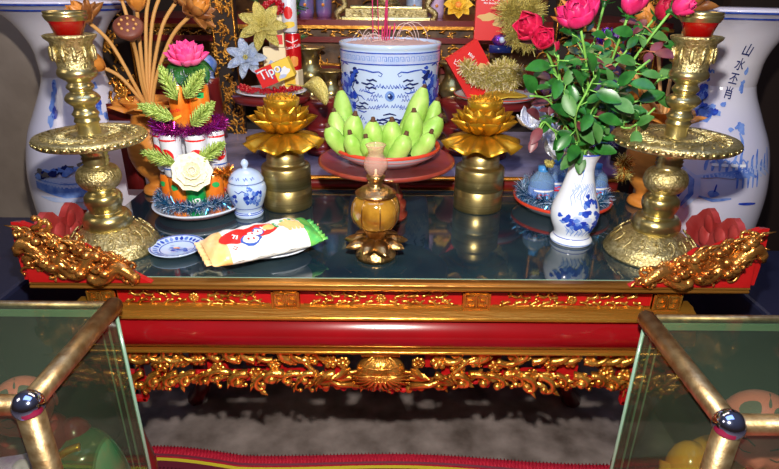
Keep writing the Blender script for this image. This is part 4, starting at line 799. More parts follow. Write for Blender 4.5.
def gsprig(loc, ang, label, n=12, L_=.082, mt='greeng'):
    t = thing('glitter_sprig', label, 'sprig', loc, 'green glitter sprigs on the can tower'); rg = random.Random(int(loc[0]*1e4)); b = MB(); ca, sa = cos(ang), sin(ang); q = lambda s, h: (s*ca-h*sa, -.004-.012*abs(s)*8*.3, s*sa+h*ca)
    b.tube([q(0, 0), q(L_*.5, 0), q(L_, 0)], .0016, mt, 5)
    for k in range(n):
        for s in (-1, 1):
            for m_ in range(3):
                u = L_*(k+m_*.33)/n; l = .040*(1-.6*k/n)*(.6+.4*sin(pi*(k+1)/n)); aa = .75-.25*m_; p0 = Vector(q(u, 0)); p1 = Vector(q(u+l*cos(aa), s*l*sin(aa)))+Vector((0, rg.gauss(0, .006)-.003, 0)); b.tube([p0, (p0+p1)/2, p1], [.0014, .0024, .0008], mt, 4)
    b.obj('needles', t)
for (px, py, ang, lb) in ((178, 100, 1.9, 'green glitter sprig under the pink lotus, topmost'), (186, 98, .9, 'green glitter sprig right below the lotus'), (174, 118, 2.75, 'green glitter sprig pointing left at the purple tinsel'), (192, 125, .75, 'green glitter sprig pointing up right beside the purple tinsel'), (176, 163, 2.75, 'lowest green glitter sprig pointing left by the white flower'), (200, 160, .6, 'lower right green glitter sprig above the white flower')):
    p = at(px, py, TY-.105); gsprig((p.x, p.y, p.z), ang, lb)
    
# ================================================================ BOTTLE PLATE
BX, BY = .515, .47
t = thing('serving_plate', 'white plate with red rim under the small water bottles', 'plate', (BX, BY, .801))
b = MB(); b.lathe([(0, 0), (.09, 0), (.115, .008), (.138, .026)], 'china_w', 44); b.lathe([(.138, .026), (.141, .034), (.136, .035), (.131, .027)], 'rimred', 44); b.lathe([(.131, .027), (.11, .014), (0, .010)], 'china_w', 44); b.obj('dish', t)
for i, (dx, dy, lb) in enumerate(((-.075, -.035, 'blue water bottle at the left of the plate'), (.015, -.065, 'blue water bottle in the middle partly behind the rose vase'), (.085, -.01, 'blue water bottle at the right of the plate'), (-.02, .035, 'blue water bottle at the back of the plate'))):
    t = thing('water_bottle', lb, 'bottle', (BX+dx, BY+dy, .812), 'water bottles on the plate'); b = MB(); pr = smoothp([(.030, 0), (.036, .005), (.036, .03), (.034, .035), (.036, .04), (.036, .07), (.033, .088), (.020, .104), (.013, .112)], 3); b.lathe([(0, 0)]+pr, 'bottle', 24); b.obj('bottle_body', t)
    b = MB(); b.lathe([(.0365, .038), (.0368, .068)], 'cobl', 24); f = lmap([(.0372, 0), (.0372, .1)], .0372); b.stroke(f, [(-.03, .062), (.03, .062)], .006, 'white'); b.stroke(f, [(-.018, .048), (-.010, .053), (-.002, .048), (.006, .053), (.016, .049)], .004, 'redk'); b.stroke(f, [(-.022, .042), (.022, .042)], .005, 'redk'); b.obj('bottle_label', t)
    b = MB(); b.lathe([(.014, .110), (.0145, .125), (.0, .126)], 'bcap', 16); b.obj('bottle_cap', t)
tins('tinsel_garland', ring(BX, BY, .848, .114), .030, 4400, ('blue_t', 'blue_t', 'silverb'), 'blue tinsel garland around the water bottles', 5)
tins('tinsel_garland', [tuple(at(624, y, .42)) for y in (160, 168, 176)], .028, 700, ('orange_t', 'goldg'), 'orange gold tinsel tuft at the right beyond the bottle plate', 6)
def bow(loc, mt, label, s=1):
    t = thing('foil_bow', label, 'bow', loc); b = MB(); rg = random.Random(int(loc[0]*999))
    for k in range(9): a = 2*pi*k/9; b.petal(a, .045*s, .024*s, rg.uniform(-10, 60), rg.uniform(60, 140), mt, rg.uniform(-.4, .4), .0, 0, .9, wave=.003)
    b.obj('loops', t, solid=.0006); b = MB(); b.ball((0, 0, .008), .009*s, mt, 8, 6); b.obj('knot', t)
for (x, y, Y, m_, lb, s) in ((533, 128, .42, 'silver', 'crumpled silver foil bow above the left water bottle', 1.6), (545, 140, .40, 'silver', 'silver foil bow hanging just below another bow', 1.4), (556, 158, .38, 'silver', 'silver foil bow beside the neck of the rose vase', 1.5), (549, 167, .37, 'goldg', 'small gold bow at the shoulder of the left bottle', .5),
    (604, 46, .62, 'purp', 'shiny purple foil bow among the rose stems', 1.2), (590, 68, .6, 'bcap', 'blue foil bow below the purple one', .8), (640, 40, .7, 'purp', 'violet foil bow near the pink rosebuds', 1), (545, 93, .6, 'purp', 'violet foil bow at the left edge of the rose leaves', .8)):
    p = at(x, y, Y); bow(tuple(p), m_, lb, s)
# rear support for those foils: a tiered offering tower
p = at(600, 120, .72)
t = thing('offering_tower', 'tall foil wrapped offering tower hidden behind the rose leaves', 'offering tower', (p.x, .74, .832)); b = MB(); b.lathe([(0, 0), (.10, 0), (.10, .02), (.06, .03), (.055, .2), (.05, .24), (.04, .42), (.02, .44), (0, .44)], 'blueglow', 20); b.obj('wrapped_core', t)
b = MB(); tinsel(b, ring(0, 0, .10, .07)+ring(0, 0, .25, .055)+ring(0, 0, .38, .045), .02, 1500, ('blue_t', 'purp', 'silver'), random.Random(8)); b.obj('tinsel_wrap', t, smooth=False)

# ================================================================ WOODEN LOTUS BOUQUETS
def wood_bouquet(x, y, label, s, full):
    t = thing('wooden_urn', label, 'urn', (x, y, .801)); b = MB()
    pr = smoothp([(.045, 0), (.050, .006), (.046, .020), (.030, .030), (.034, .045), (.058, .075), (.072, .115), (.074, .16), (.062, .20), (.05, .235), (.056, .26), (.075, .285)], 4); b.lathe([(0, 0)]+pr+[(.07, .285), (.05, .26), (.045, .2)], 'orange', 36); b.obj('urn_body', t)
    b = MB()
    for k in range(7): b.petal(2*pi*k/7+.3, .075, .07, 60, -10, 'orange', -.2, .045, .25)
    b.obj('leaf_collar', t, solid=.002); return t
wood_bouquet(-.70, .575, 'orange wooden urn of carved lotuses behind the can tower', -1, True); wood_bouquet(.775, .50, 'orange wooden urn behind the right candlestick', 1, False)
def wflower(px, py, Y, kind, label, base=(-.70, .575, 1.06), s=1, grp='carved wooden lotus stems'):
    p = at(px, py, Y); org = Vector(base); o = bpy.data.objects.new('wooden_lotus', None); COL.objects.link(o); o.location = org; tag(o, label, 'wooden flower', grp); d = p-org
    sd = -1 if d.x < 0 else 1; pts = [Vector((d.x*.05, d.y*.1, -.1)), Vector((d.x*.08, 0, 0)), Vector((d.x*.25, d.y*.3, d.z*.35)), Vector((d.x*.62, d.y*.6, d.z*.78)), d]
    b = MB(); b.tube([Vector(q) for q in smoothp([tuple(v) for v in pts], 5)], .0052*s, 'stemw', 8); b.obj('stem', o); dd = (pts[-1]-pts[-2]).normalized(); T = Matrix.Translation(d)@dd.to_track_quat('Z', 'Y').to_matrix().to_4x4()
    b = MB()
    if kind == 'pod':
        b.lathe([(.006, -.015), (.018, .0), (.034, .022), (.038, .034), (.033, .04), (0, .042)], 'podw', 22, T=T@Matrix.Scale(s, 4))
        for k in range(9): a = 2*pi*k/8; rr = .02 if k < 8 else 0; b.ball((rr*cos(a), rr*sin(a), .042), .004, 'stemw', 6, 4, T=T@Matrix.Scale(s, 4))
        b.obj('seed_pod', o)
    elif kind == 'bud':
        for k in range(4):
            b.petal(2*pi*k/4, .07*s, .046*s, 40, 105, 'orange', .3, .01*s, 0, .85, T=T)
        b.ball((0, 0, .03*s), (.02*s, .02*s, .034*s), 'orange', 12, 8, T=T); b.obj('bud', o, solid=.001)
    else:
        for lay, (n, e0, e1) in enumerate(((6, -10, 30), (6, 20, 75), (5, 50, 110))):
            for k in range(n): b.petal(2*pi*k/n+lay*.5, .062*s, .038*s, e0, e1, 'budw' if lay < 2 else 'orange', .4, .01*s, 0, .95, T=T)
        b.ball((0, 0, .025*s), (.017*s, .017*s, .022*s), 'orange', 12, 8, T=T); b.obj('flower_head', o, solid=.0015)
W_ = ((88, 22, .50, 'flower', 'open wooden lotus nearest the left candle cup'), (131, 36, .47, 'pod', 'brown wooden seed pod with pale dots facing forward'), (137, 10, .52, 'bud', 'orange wooden lotus bud at the top edge'), (122, 0, .6, 'bud', 'wooden lotus bud cropped by the top edge, stem behind the pod'),
 (192, 14, .55, 'flower', 'open wooden lotus leaning right above the pink lotus'), (176, 2, .60, 'flower', 'dark wooden lotus at the top edge left of the open one'), (104, 68, .52, 'bud', 'low wooden bud drooping left beside the candlestick'), (150, -8, .58, 'pod', 'wooden seed pod stem cropped at the top of the frame'), (160, -4, .62, 'bud', 'wooden bud stem rising between pod and open lotus'))
for a in W_: wflower(*a)
for a in ((640, 95, .50, 'bud', 'wooden lotus bud half hidden between the roses and right candlestick'), (612, 60, .55, 'flower', 'wooden lotus hidden among the rose leaves'), (690, 10, .60, 'flower', 'wooden lotus beside the right red candle cup'), (575, 20, .6, 'bud', 'orange wooden bud behind the magenta rose'), (650, 28, .58, 'bud', 'wooden bud behind the rightmost roses')): wflower(*a, base=(.775, .50, 1.06), grp='carved wooden lotus stems on the right')
for (x, s, lb) in ((-.69, -1, 'red cloth wrapped box behind the left candlestick'), (.70, 1, 'red carved block behind the right candlestick')):
    pass

# ================================================================ REAR OFFERINGS
def rtray(x, y, h, R, label):
    t = thing('pedestal_tray', label, 'tray', (x, y, .832)); b = MB(); b.lathe([(0, h-.03), (R*.5, h-.03), (R*.95, h-.02), (R, h-.008), (R*.98, h), (0, h)], 'wine', 40); b.obj('tray_top', t)
    b = MB(); b.lathe([(0, 0), (R*.42, 0), (R*.42, .02), (R*.22, .04), (R*.2, h-.05), (R*.4, h-.03)], 'wine', 28); b.obj('pedestal', t)
rtray(-.400, .90, .215, .135, 'dark red pedestal tray at the rear left under the cola can offering')
rtray(.375, .90, .205, .135, 'dark red pedestal tray at the rear right under the red boxes')
b = MB(); b.lathe([(0, 0), (.08, 0), (.112, .010), (.122, .014), (.112, .015), (0, .006)], 'china_w', 40); tag(b.obj('serving_plate', loc=(-.400, .90, 1.047)), 'white plate under the cola can and boxes at the rear left', 'plate')
b = MB(); b.lathe([(0, 0), (.10, 0), (.135, .012), (.142, .018), (.132, .018), (0, .006)], 'china_w', 40); b.lathe([(.1425, .0165), (.1445, .019), (.1405, .020)], 'rimred', 40); tag(b.obj('serving_plate', loc=(.375, .90, 1.037)), 'white plate under the red boxes at the rear right', 'plate')
def carton(name, dims, loc, rot, base, faces, label, cat='box', grp=None):
    t = thing(name, label, cat, loc, grp); t.rotation_euler = rot; b = MB(); b.box((0, 0, dims[2]/2), dims, base); b.obj('carton', t, smooth=False, bevel=.0015); b = MB(); f = lambda u, v, o=0: (u, -dims[1]/2-.0004-o, v+dims[2]/2); faces(b, f, dims); b.obj('print', t, smooth=False)
def quad(b, f, x0, x1, z0, z1, mt, off=.0006): b.add([f(x0, z0, off), f(x1, z0, off), f(x1, z1, off), f(x0, z1, off)], [(0, 1, 2, 3)], mt)
def art_tipo(b, f, d):
    w, h = d[0]/2, d[2]/2; quad(b, f, -w, -.0, -h, h, 'redk'); quad(b, f, 0, w, -h, h, 'yel', .0005); b.text(f, 'Tipo', .042, -.012, .008, 'bluek', .0012, .06); b.text(f, 'Tipo', .040, -.0135, .0092, 'white', .0017, .06); b.blob(f, .032, -.006, .018, .012, 'white', .001, 10, .3); b.blob(f, .02, -.018, .013, .006, 'sky', .0014, 10, .3)
carton('biscuit_box', (.115, .045, .06), tuple(at(280, 81, .80)), (0, rad(-22), .0), 'yel', art_tipo, 'red and yellow biscuit box leaning at an angle below the silver flower')
def art_cust(b, f, d): quad(b, f, -d[0]/2, d[0]/2, -d[2]/2, d[2]/2, 'paley'); b.blob(f, -.005, .0, .016, .025, 'sky', .001, 12, .2); b.blob(f, -.003, .008, .012, .012, 'white', .0015, 10, .2)
carton('cake_box', (.075, .05, .13), (-.385, .93, 1.07), (0, 0, .1), 'paley', art_cust, 'tall cream coloured cake box behind the gold glitter flower')
carton('cake_box', (.06, .05, .07), (-.325, .90, 1.06), (0, 0, -.2), 'paley', lambda b, f, d: quad(b, f, -.02, .02, -.02, .02, 'yel'), 'small cream and yellow box below the cola can')
carton('juice_carton', (.05, .05, .10), (-.375, .93, 1.201), (0, 0, .1), 'paley', lambda b, f, d: (quad(b, f, -.02, .02, -.04, -.01, 'redk'), b.blob(f, 0, .02, .015, .018, 'yel')), 'cream carton high above the gold glitter flower at the top edge')
def art_cola(b, f): b.text(f, 'Coca-Cola', .0125, .004, .075, 'white', rot=.25); b.stroke(f, [(-.022, .095), (0, .088), (.022, .097)], .003, 'white'); b.blob(f, .004, .028, .014, .016, 'conk', .0006, 9, .4)
can('soda_can', -.318, .905, 1.131, 'can_r', 'red cola can standing in the rear left offering', 'rear offering cans', art=art_cola, h=.118, r=.0265)
can('soda_can', -.325, .905, 1.251, 'can_w', 'white can at the top edge standing on the red cola can', 'rear offering cans', art=lambda b, f: (b.stroke(f, [(-.02, .02), (.02, .026)], .02, 'yel'), b.blob(f, 0, .06, .015, .02, 'redk')), h=.11, r=.025)
def poinsettia(px, py, Y, mt, label, R=.062):
    t = thing('glitter_flower', label, 'flower', tuple(at(px, py, Y))); t.rotation_euler = (rad(72), 0, .1); b = MB()
    for lay, (n, L_, e) in enumerate(((7, R, 8), (6, R*.75, 28), (4, R*.5, 50))):
        for k in range(n): b.petal(2*pi*k/n+lay*.5, L_, R*.42, e, e-18, mt, .35, .004, .003*lay, 1.1)
    b.obj('petals', t, solid=.001); b = MB()
    for k in range(7): b.ball((.005*cos(k), .005*sin(k), .014), .0035, 'goldg', 6, 4)
    b.obj('flower_heart', t)
poinsettia(262, 26, .80, 'goldg', 'gold glitter poinsettia on the rear left offering', .076); poinsettia(246, 58, .79, 'silverb', 'silver-blue glitter poinsettia at the left of the rear offering', .064)
def beads(name, pts, n, label, seed):
    rg = random.Random(seed); b = MB()
    for k in range(n): t_ = rg.random()*(len(pts)-1); i = int(t_); p = Vector(pts[i]).lerp(Vector(pts[min(i+1, len(pts)-1)]), t_-i)+Vector((rg.gauss(0, .007), rg.gauss(0, .006), abs(rg.gauss(0, .006)))); b.ball(p, rg.uniform(.005, .0075), 'berry', 8, 5)
    o = b.obj(name); tag(o, label, 'beads'); o['kind'] = 'stuff'
beads('bead_garland', ring(-.400, .90, 1.068, .095, 30, 180, 360), 130, 'shiny red bead garland around the rear left plate', 1); beads('bead_garland', [tuple(at(262, 8, .84)), tuple(at(278, 2, .84)), tuple(at(280, 14, .84))], 50, 'cluster of red beads above the cola can', 2)
for (px, py, a, lb) in ((292, 18, .5, 'dark green pine twig right of the cola can top'), (290, 36, -.2, 'dark green pine twig right of the cola can'), (258, 2, 2.2, 'dark green pine twig at the top edge of the rear left offering')):
    t = thing('pine_twig', lb, 'twig', tuple(at(px-14 if a < 2 else px, py, .93))); b = MB(); rg = random.Random(px); b.tube([(0, 0, 0), (.08*cos(a), 0, .08*sin(a))], .002, 'leaf', 5)
    for k in range(60): u = .08*rg.random(); q = a+rg.choice((-1, 1))*.7; b.tube([(u*cos(a), 0, u*sin(a)), (u*cos(a)+.035*cos(q), rg.gauss(0, .01), u*sin(a)+.035*sin(q))], .0011, 'leaf', 4)
    b.obj('needles', t)
# gold leaf beside the lotus
def gold_leaf():
    o = thing('glitter_leaf', 'gold glitter leaf drooping between the left golden lotus and the burner', 'leaf', tuple(at(303, 86, .62))); pts = [at(x, y, Y)-at(303, 86, .62) for x, y, Y in ((303, 86, .62), (312, 82, .6), (322, 92, .58), (327, 104, .57))]
    b = MB(); q = [Vector(v) for v in smoothp([tuple(p) for p in pts], 5)]; P = []
    for i, p in enumerate(q): w_ = .026*sin(pi*(i+.5)/len(q))**.7; P.append([p+Vector((-w_*.6, 0, -w_*.7)), p+Vector((0, -.008, 0)), p+Vector((w_*.6, 0, w_*.7))])
    b.grid(P, 'goldg'); b.obj('blade', o, solid=.001); b = MB(); b.tube([q[0]+Vector((-.05, .03, -.0)), q[0]], .002, 'goldg', 5); b.tube([v+Vector((0, -.010, 0)) for v in q], .0014, 'goldg', 5); b.obj('midrib', o)
gold_leaf()
# red biscuit boxes
def art_red(b, f, d): quad(b, f, -d[0]/2, d[0]/2, -d[2]/2, d[2]/2, 'redk'); b.text(f, 'ビスケット', .020, 0, .048, 'white', .0012, sx=.9); b.text(f, 'Mini Biscuit Assort', .0085, 0, .034, 'white', .0012); b.blob(f, -.012, -.01, .034, .012, 'bisc', .001, 12, .25); b.blob(f, .022, -.03, .02, .012, 'bisc', .0012, 12, .25)
carton('biscuit_box', (.115, .035, .17), tuple(at(490, 40, .98)-Vector((0, 0, .0))), (0, 0, -.05), 'redk', art_red, 'upright red biscuit box with white foreign lettering at the rear right')
def art_red2(b, f, d): quad(b, f, -d[0]/2, d[0]/2, -d[2]/2, d[2]/2, 'redk'); b.text(f, 'ビスケット', .019, -.018, .030, 'white', .0012, rot=-.5*pi+.55+.0, sx=.9); b.text(f, 'Mini', .014, .018, .05, 'white', .0012, rot=-.5*pi+.4); b.blob(f, .02, -.02, .022, .035, 'bisc', .001, 12, .3)
carton('biscuit_box', (.118, .035, .165), tuple(at(484, 92, .86)), (0, rad(-33), .1), 'redk', art_red2, 'tilted red biscuit box leaning left behind the right golden lotus')
b = MB(); b.blob(lambda u, v, o=0: (u, v, .004*sin(u*40)+o), 0, 0, .10, .075, 'yel', 0, 24, .1); tag(b.obj('yellow_cloth', solid=.002, loc=(.375, .86, 1.060)), 'yellow cloth spread on the rear right plate', 'cloth')
tins('tinsel_garland', [tuple(at(x, y, .80)) for x, y in ((466, 66), (474, 76), (484, 80), (492, 72), (505, 66), (518, 74), (512, 82), (490, 84))], .034, 4200, ('goldg', 'goldg', 'goldg', 'paley'), 'bushy gold tinsel in front of the tilted red box', 7, .003)
tins('tinsel_garland', [tuple(at(x, y, .86)) for x, y in ((508, 8), (520, 20), (532, 10), (515, 32), (530, 40))], .055, 3600, ('goldg',), 'gold tinsel mass at the top edge left of the roses', 8, .003)
b = MB(); b.lathe([(0, 0), (.02, 0), (.03, .015), (.02, .03), (0, .034)], 'purp', 20); b.box((0, .0, -.012), (.07, .03, .024), 'ink'); b.ball((0, -.028, .018), .010, 'sky', 10, 6); tag(b.obj('foil_ornament', loc=tuple(at(500, 45, .88))), 'purple foil ornament between the two red boxes', 'ornament')

# ================================================================ REAR BRASSWARE AND HOLDERS
def turned(x, y, z, pr, mt, name, label, cat, grp=None):
    b = MB(); b.lathe(pr, mt, 28); return tag(b.obj(name, loc=(x, y, z)), label, cat, grp)
hp = smoothp([(0, 0), (.055, 0), (.055, .02), (.035, .03), (.045, .06), (.062, .08), (.06, .10), (.04, .11), (.05, .14), (.07, .17), (.066, .195), (.03, .2), (0, .2)], 2)
for (px, Y, lb) in ((322, .93, 'dark red turned offering stand left of the dragon pot'), (459, .95, 'dark red turned offering stand right of the dragon pot')): q = at(px, 120, Y); turned(q.x, Y, .832, hp, 'wine', 'turned_stand', lb, 'stand')
up_ = smoothp([(0, 0), (.045, 0), (.04, .015), (.02, .03), (.03, .05), (.05, .07), (.052, .09), (.035, .11), (.03, .13), (.045, .15), (.06, .155), (.05, .16), (0, .16)], 2)
for (px, py, Y, lb, s) in ((311, 78, 1.16, 'brass urn at the back between cola can and dragon pot', 1.0), (331, 90, 1.08, 'narrow brass urn tight against the left of the dragon pot', .8), (452, 92, 1.16, 'brass urn at the back right of the dragon pot', 1.0)):
    q = at(px, py, Y); b = MB(); b.lathe([(r*s, z*1.35*s) for r, z in up_], 'brass', 28); hgt = q.z-.832-.1; b.lathe([(0, -hgt-.001+.0), (.05, -hgt), (.03, -hgt+.02), (.02, -.02), (.045, 0)], 'bronze', 20); tag(b.obj('brass_urn', loc=(q.x, Y, .833+hgt)), lb, 'urn')
t = thing('censer', 'ornate brass censer with curling handles above the dragon pot', 'censer', (-.007, 1.45, 1.27)); b = MB()
b.box((0, 0, .020), (.34, .10, .04), 'brass_e'); b.box((0, 0, .045), (.30, .09, .012), 'brass'); b.box((0, 0, .003), (.37, .11, .012), 'brass'); b.obj('plinth', t, smooth=False, bevel=.004)
b = MB(); rg = random.Random(4); fz = lambda u, v, o=0: (u, -.05-o, v)
for i in range(14): scroll(b, fz, -.14+.021*i, .02, rg.choice((0, 3.1)), .035, .0028, rg.choice((-4, 4)), 'brass_e', rg, False)
b.lathe(smoothp([(.05, .05), (.06, .06), (.05, .075), (.09, .10), (.12, .14), (.12, .18), (.09, .20), (.10, .22)], 3), 'brass_e', 32); b.obj('bowl', t)
for s in (-1, 1): b = MB(); b.tube([Vector(v) for v in smoothp([(s*.19, -.02, -.01), (s*.205, -.03, .02), (s*.17, -.03, .05), (s*.19, -.03, .09), (s*.20, -.03, .13), (s*.16, -.03, .16), (s*.12, -.02, .17)], 4)], .013, 'brass_e', 8); b.ball((s*.19, -.03, -.01), .018, 'brass_e', 8, 6); b.obj('handle', t)
for (px, Y, m_, lb) in ((306, 1.5, 'blueglow', 'blue glass candle jar left of the brass censer'), (324, 1.52, 'blueglow', 'second blue jar close to the censer left handle'), (414, 1.5, 'sky', 'pale blue jar right of the brass censer'), (436, 1.55, 'lav', 'lavender jar beyond the censer right handle')):
    q = at(px, 10, Y); b = MB(); b.lathe([(0, 0), (.03, 0), (.034, .02), (.034, .15), (.026, .17), (.03, .19), (0, .19)], m_, 24); b.ball((0, -.034, .05), .007, 'conk', 8, 5); tag(b.obj('glass_jar', loc=(q.x, Y, 1.27)), lb, 'jar')
q = at(458, 4, 1.42); bloom('artificial_flower', (q.x, 1.42, q.z-.01), ((8, .06, .045, 0, 30, .005, 0), (7, .045, .035, 30, 60, .005, .004)), 'yel', 'peach', 'yellow artificial flower at the top edge right of the censer', tilt=(rad(60), 0, 0))
b = MB(); b.lathe(smoothp([(0, 0), (.032, 0), (.030, .01), (.045, .04), (.046, .06), (.03, .08), (.02, .085), (0, .09)], 3), 'cobl', 28); f = lmap([(.062, 0), (.062, .15)], .06)
for k in range(0): b.blob(f, rg.gauss(0, .03), .08+rg.gauss(0, .02), .008, .008, 'cob', .001, 8, .3, rg=rg)
q = at(206, 78, 1.15); b.lathe([(0, -(q.z-.833)), (.06, -(q.z-.833)), (.05, -.02), (.05, 0), (0, 0)], 'wine', 20); tag(b.obj('ginger_jar', loc=(q.x, 1.15, q.z-.0)), 'small blue jar deep behind the pink lotus', 'jar')
q = at(208, 10, 1.18); b = MB(); b.ball((0, 0, 0), .010, 'bulb', 12, 8); b.tube([(0, .01, 0), (0, .06, .0)], .005, 'gold_d', 6); tag(b.obj('small_lamp', loc=tuple(q)), 'tiny glowing orange lamp in the dark at upper left', 'lamp')
for (px, py, Y, lb) in ((128, 92, .66, 'small gold dragon ornament behind the left urn stems'), (62, 0, 0, '')):
    if not lb: continue
    q = at(px, py, Y); b = MB(); rg = random.Random(2); fq = lambda u, v, o=0: (u, -o, v)
    for k in range(9): scroll(b, fq, rg.uniform(-.03, .03), rg.uniform(-.01, .02), rg.uniform(0, 6), .06, .005, 4, 'gold', rg)
    b.box((0, .01, -.05), (.09, .02, .05), 'wine'); b.box((0, .01, -(q.z-.09-.801)/2-.095+.0), (.05, .02, max(.01, q.z-.095-.801)), 'wine'); tag(b.obj('gilt_ornament', loc=(q.x, Y-.06, q.z)), lb, 'ornament')

# ================================================================ DISPLAY CASES
def case(s):
    X0, Y0, Y1, ZT = ((.562, -.372, -.07, .78) if s < 0 else (.540, -.392, -.085, .768)); W = .62; Z0 = .0
    side = 'left' if s < 0 else 'right'
    t = thing('display_case', 'glass display case with bronze tube frame in the '+side+' foreground', 'display case', (s*X0, Y0, 0))
    D = Y1-Y0; r = .0185
    P = lambda x, y, z: (s*x, y, z)
    for nm, a, c, rr, q in (('frame_tube', P(0, 0, ZT), P(0, D, ZT), r, 1), ('frame_tube', P(0, 0, ZT), P(W, 0, ZT), r*.9, 1), ('frame_tube', P(0, 0, Z0), P(0, 0, ZT), r*1.1, 1), ('frame_tube', P(W, 0, Z0), P(W, 0, ZT), r, 1), ('frame_tube', P(0, D, ZT), P(W, D, ZT), .0085, 1), ('frame_tube', P(0, D, Z0), P(0, D, ZT), .004, 1), ('frame_tube', P(W, D, Z0), P(W, D, ZT), .006, 1), ('frame_tube', P(W, 0, ZT), P(W, D, ZT), r, 1)):
        b = MB(); b.tube([a, c], rr, 'tube' if rr > .005 else 'edge', 20); b.obj(nm, t)
    b = MB(); b.ball(P(0, D, ZT), .017, 'tube', 16, 10); b.obj('corner_cap', t); b = MB(); b.ball(P(0, 0, ZT), .0245, 'cap', 24, 16); b.obj('corner_cap', t)['label'] = 'shiny chrome corner ball'
    b = MB(); b.box(P(W/2, D/2, ZT+.004), (W, D, .004), 'caseglass'); b.obj('top_glass', t, smooth=False)
    b = MB(); b.box(P(.002, D/2, (ZT+.32)/2), (.004, D-.02, ZT-.34), 'caseglass'); b.obj('side_glass', t, smooth=False)
    b = MB(); b.box(P(W/2, D-.006, (ZT+.32)/2), (W, .004, ZT-.34), 'caseglass'); b.obj('back_glass', t, smooth=False)
    b = MB(); b.box(P(W/2, .0, (ZT+.32)/2), (W, .004, ZT-.34), 'caseglass'); b.obj('front_glass', t, smooth=False)
    b = MB(); b.box(P(W/2, D-.012, ZT-.012), (W-.02, .003, .016), 'edge'); b.box(P(.014, D-.014, (ZT+.32)/2), (.003, .004, ZT-.36), 'edge'); b.box(P(.030, D-.012, (ZT+.32)/2), (.0025, .003, ZT-.36), 'edge'); b.obj('glass_edges', t, smooth=False)['label'] = 'green polished glass edges'
    b = MB(); b.box(P(W/2, D/2, .17), (W-.02, D-.02, .30), 'wine'); b.obj('base_cabinet', t, smooth=False, bevel=.004)
case(-1); case(1)
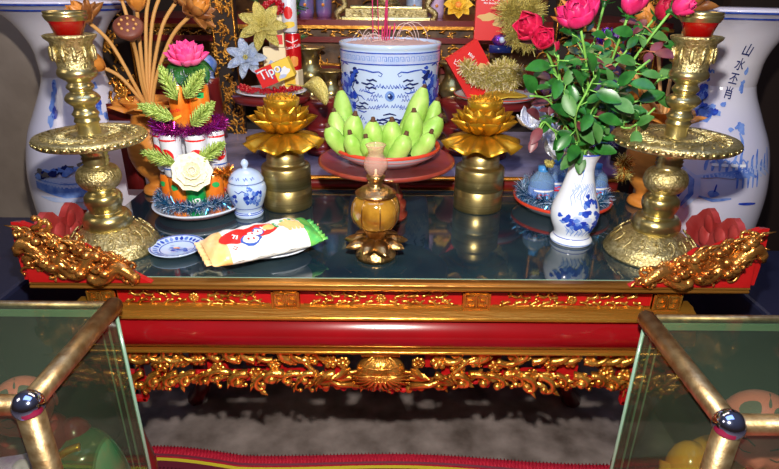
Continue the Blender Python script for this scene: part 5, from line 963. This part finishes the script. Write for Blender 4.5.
def statue(px, py, Y, R, robe, collar, label, yaw, face=True, hood=False):
    c = at(px, py, Y); t = thing('child_statue', label, 'statue', (c.x, c.y, .32)); t.rotation_euler = (0, 0, yaw); H = c.z-.32
    b = MB(); pr = smoothp([(0, 0), (R*1.5, 0), (R*1.75, .05), (R*1.7, H*.35), (R*1.5, H*.6), (R*1.1, H-R*1.15), (R*.5, H-R*.85)], 4); b.lathe(pr, robe, 32)
    for s in (-1, 1): b.ball((s*R*1.25, -.01, H-R*1.9), (R*.62, R*.7, R*.85), robe, 16, 10); b.tube([(s*R*1.5, -.01, H-R*1.9), (s*R*1.45, -R*.9, H-R*2.9), (s*R*.5, -R*1.5, H-R*2.8)], [R*.5, R*.42, R*.3], robe, 12); b.ball((s*R*.3, -R*1.55, H-R*2.75), R*.28, 'skin', 12, 8)
    b.obj('robe', t)
    b = MB(); b.tube([(R*.75*cos(a), R*.75*sin(a)-.006, H-R*1.0-.01*sin(a)*-1) for a in [2*pi*i/20 for i in range(21)]], R*.16, collar, 8); b.tube([(R*.5, -R*.7, H-R*1.05), (-R*.1, -R*1.4, H-R*1.9), (-R*.6, -R*1.6, H-R*2.6)], R*.12, collar, 8); b.obj('collar', t)
    b = MB(); P = []; n, m = 24, 36
    for i in range(n+1):
        ph = pi*i/n; row = []
        for j in range(m):
            th = 2*pi*j/m; x, y, z = sin(ph)*cos(th), sin(ph)*sin(th), -cos(ph); k = 1
            fr = max(0, -y)                                   # face side is -Y
            k += .07*fr*math.exp(-((z+.32)**2)/.05)*(1 if abs(x) < .75 else .4)          # cheeks and chin
            k -= .07*fr*math.exp(-((z-.02)**2)/.012)*math.exp(-((abs(x)-.34)**2)/.03)    # eye sockets
            k += .20*math.exp(-((x)**2)/.008-((z+.20)**2)/.010)*(y < 0)+.09*math.exp(-((x)**2)/.006-((z+.05)**2)/.03)*(y < 0)  # nose
            k += .06*math.exp(-((x)**2)/.035-((z+.47)**2)/.006)*(y < 0)-.05*math.exp(-((x)**2)/.05-((z+.39)**2)/.003)*(y < 0)
            row.append((R*x*k*.96, R*y*k, H+R*z*k*1.04))
        P.append(row)
    b.grid(P, 'skin', True)
    HD = b.obj('head', t)
    hm = lambda u, v, o=0: ((lambda th, ph: (R*.96*(1.012+o)*cos(ph)*sin(th), -R*(1.012+o)*cos(ph)*cos(th), H+R*1.04*(1.012+o)*sin(ph)))(u/R, v/R))
    b = MB()
    for u, v, ru, rv in ((-.75, .95, .42, .28), (.55, .95, .42, .30), (0, 1.5, .2, .3)): b.blob(hm, u*R, v*R, ru*R, rv*R, 'patch', .0, 16)
    b.obj('hair_patches', HD)
    b = MB()
    for s in (-1, 1): b.stroke(hm, [(s*.20*R, .0), (s*.36*R, -.05*R), (s*.54*R, .0)], .04*R, 'patch', .03); b.stroke(hm, [(s*.16*R, .20*R), (s*.36*R, .28*R), (s*.56*R, .20*R)], .05*R, 'patch', .01)
    b.stroke(hm, [(-.20*R, -.47*R), (-.07*R, -.42*R), (0, -.44*R), (.07*R, -.42*R), (.20*R, -.47*R)], .07*R, 'redk', .09); b.stroke(hm, [(-.16*R, -.50*R), (0, -.56*R), (.16*R, -.50*R)], .07*R, 'redk', .09)
    b.obj('painted_face', HD)
    for s in (-1, 1): b = MB(); b.ball((s*R*.98, 0, H-R*.1), (R*.10, R*.18, R*.26), 'skin', 12, 8); b.obj('ear', HD)
statue(759, 430, -.245, .074, 'yel_r', 'reds', 'pink faced child statue in golden robe inside the right case', rad(-30))
statue(22, 406, -.22, .056, 'wine', 'redp', 'pink headed child statue inside the left case', rad(30))
# green robed figure in left case
q = at(80, 455, -.22); t = thing('robed_statue', 'green glazed figure with gold collar band inside the left case', 'statue', (q.x, q.y, .32)); H = q.z+.045-.32
b = MB(); b.lathe(smoothp([(0, 0), (.09, 0), (.085, H*.4), (.07, H*.75), (.045, H*.95), (0, H)], 4), 'green_r', 32); b.obj('robe', t)
b = MB(); b.tube([Vector(v) for v in smoothp([(-.03, -.065, H*.62), (-.035, -.055, H*.8), (-.01, -.035, H*.96), (.02, -.02, H*.99)], 4)], .008, 'lotus', 8); b.tube([(.04*cos(a)+.0, .03*sin(a)-.05, H*.55) for a in [2*pi*i/16 for i in range(17)]], .004, 'lotus', 6); b.obj('gold_band', t)
p0 = onz(16, 455, .66); b = MB(); b.grid([[(-.05+.01*i, -.03+.03*j, .004*sin(i*.9)) for i in range(11)] for j in range(3)], 'note')
fn = lambda u, v, o=0: (u, v, .005+o); b.blob(fn, .0, .0, .014, .018, 'lav', .0, 12); o = b.obj('banknote', loc=(p0.x, p0.y, .625), rot=(.5, .1, .5), solid=.0006); tag(o, 'violet banknote tucked beside the statue in the left case', 'banknote')
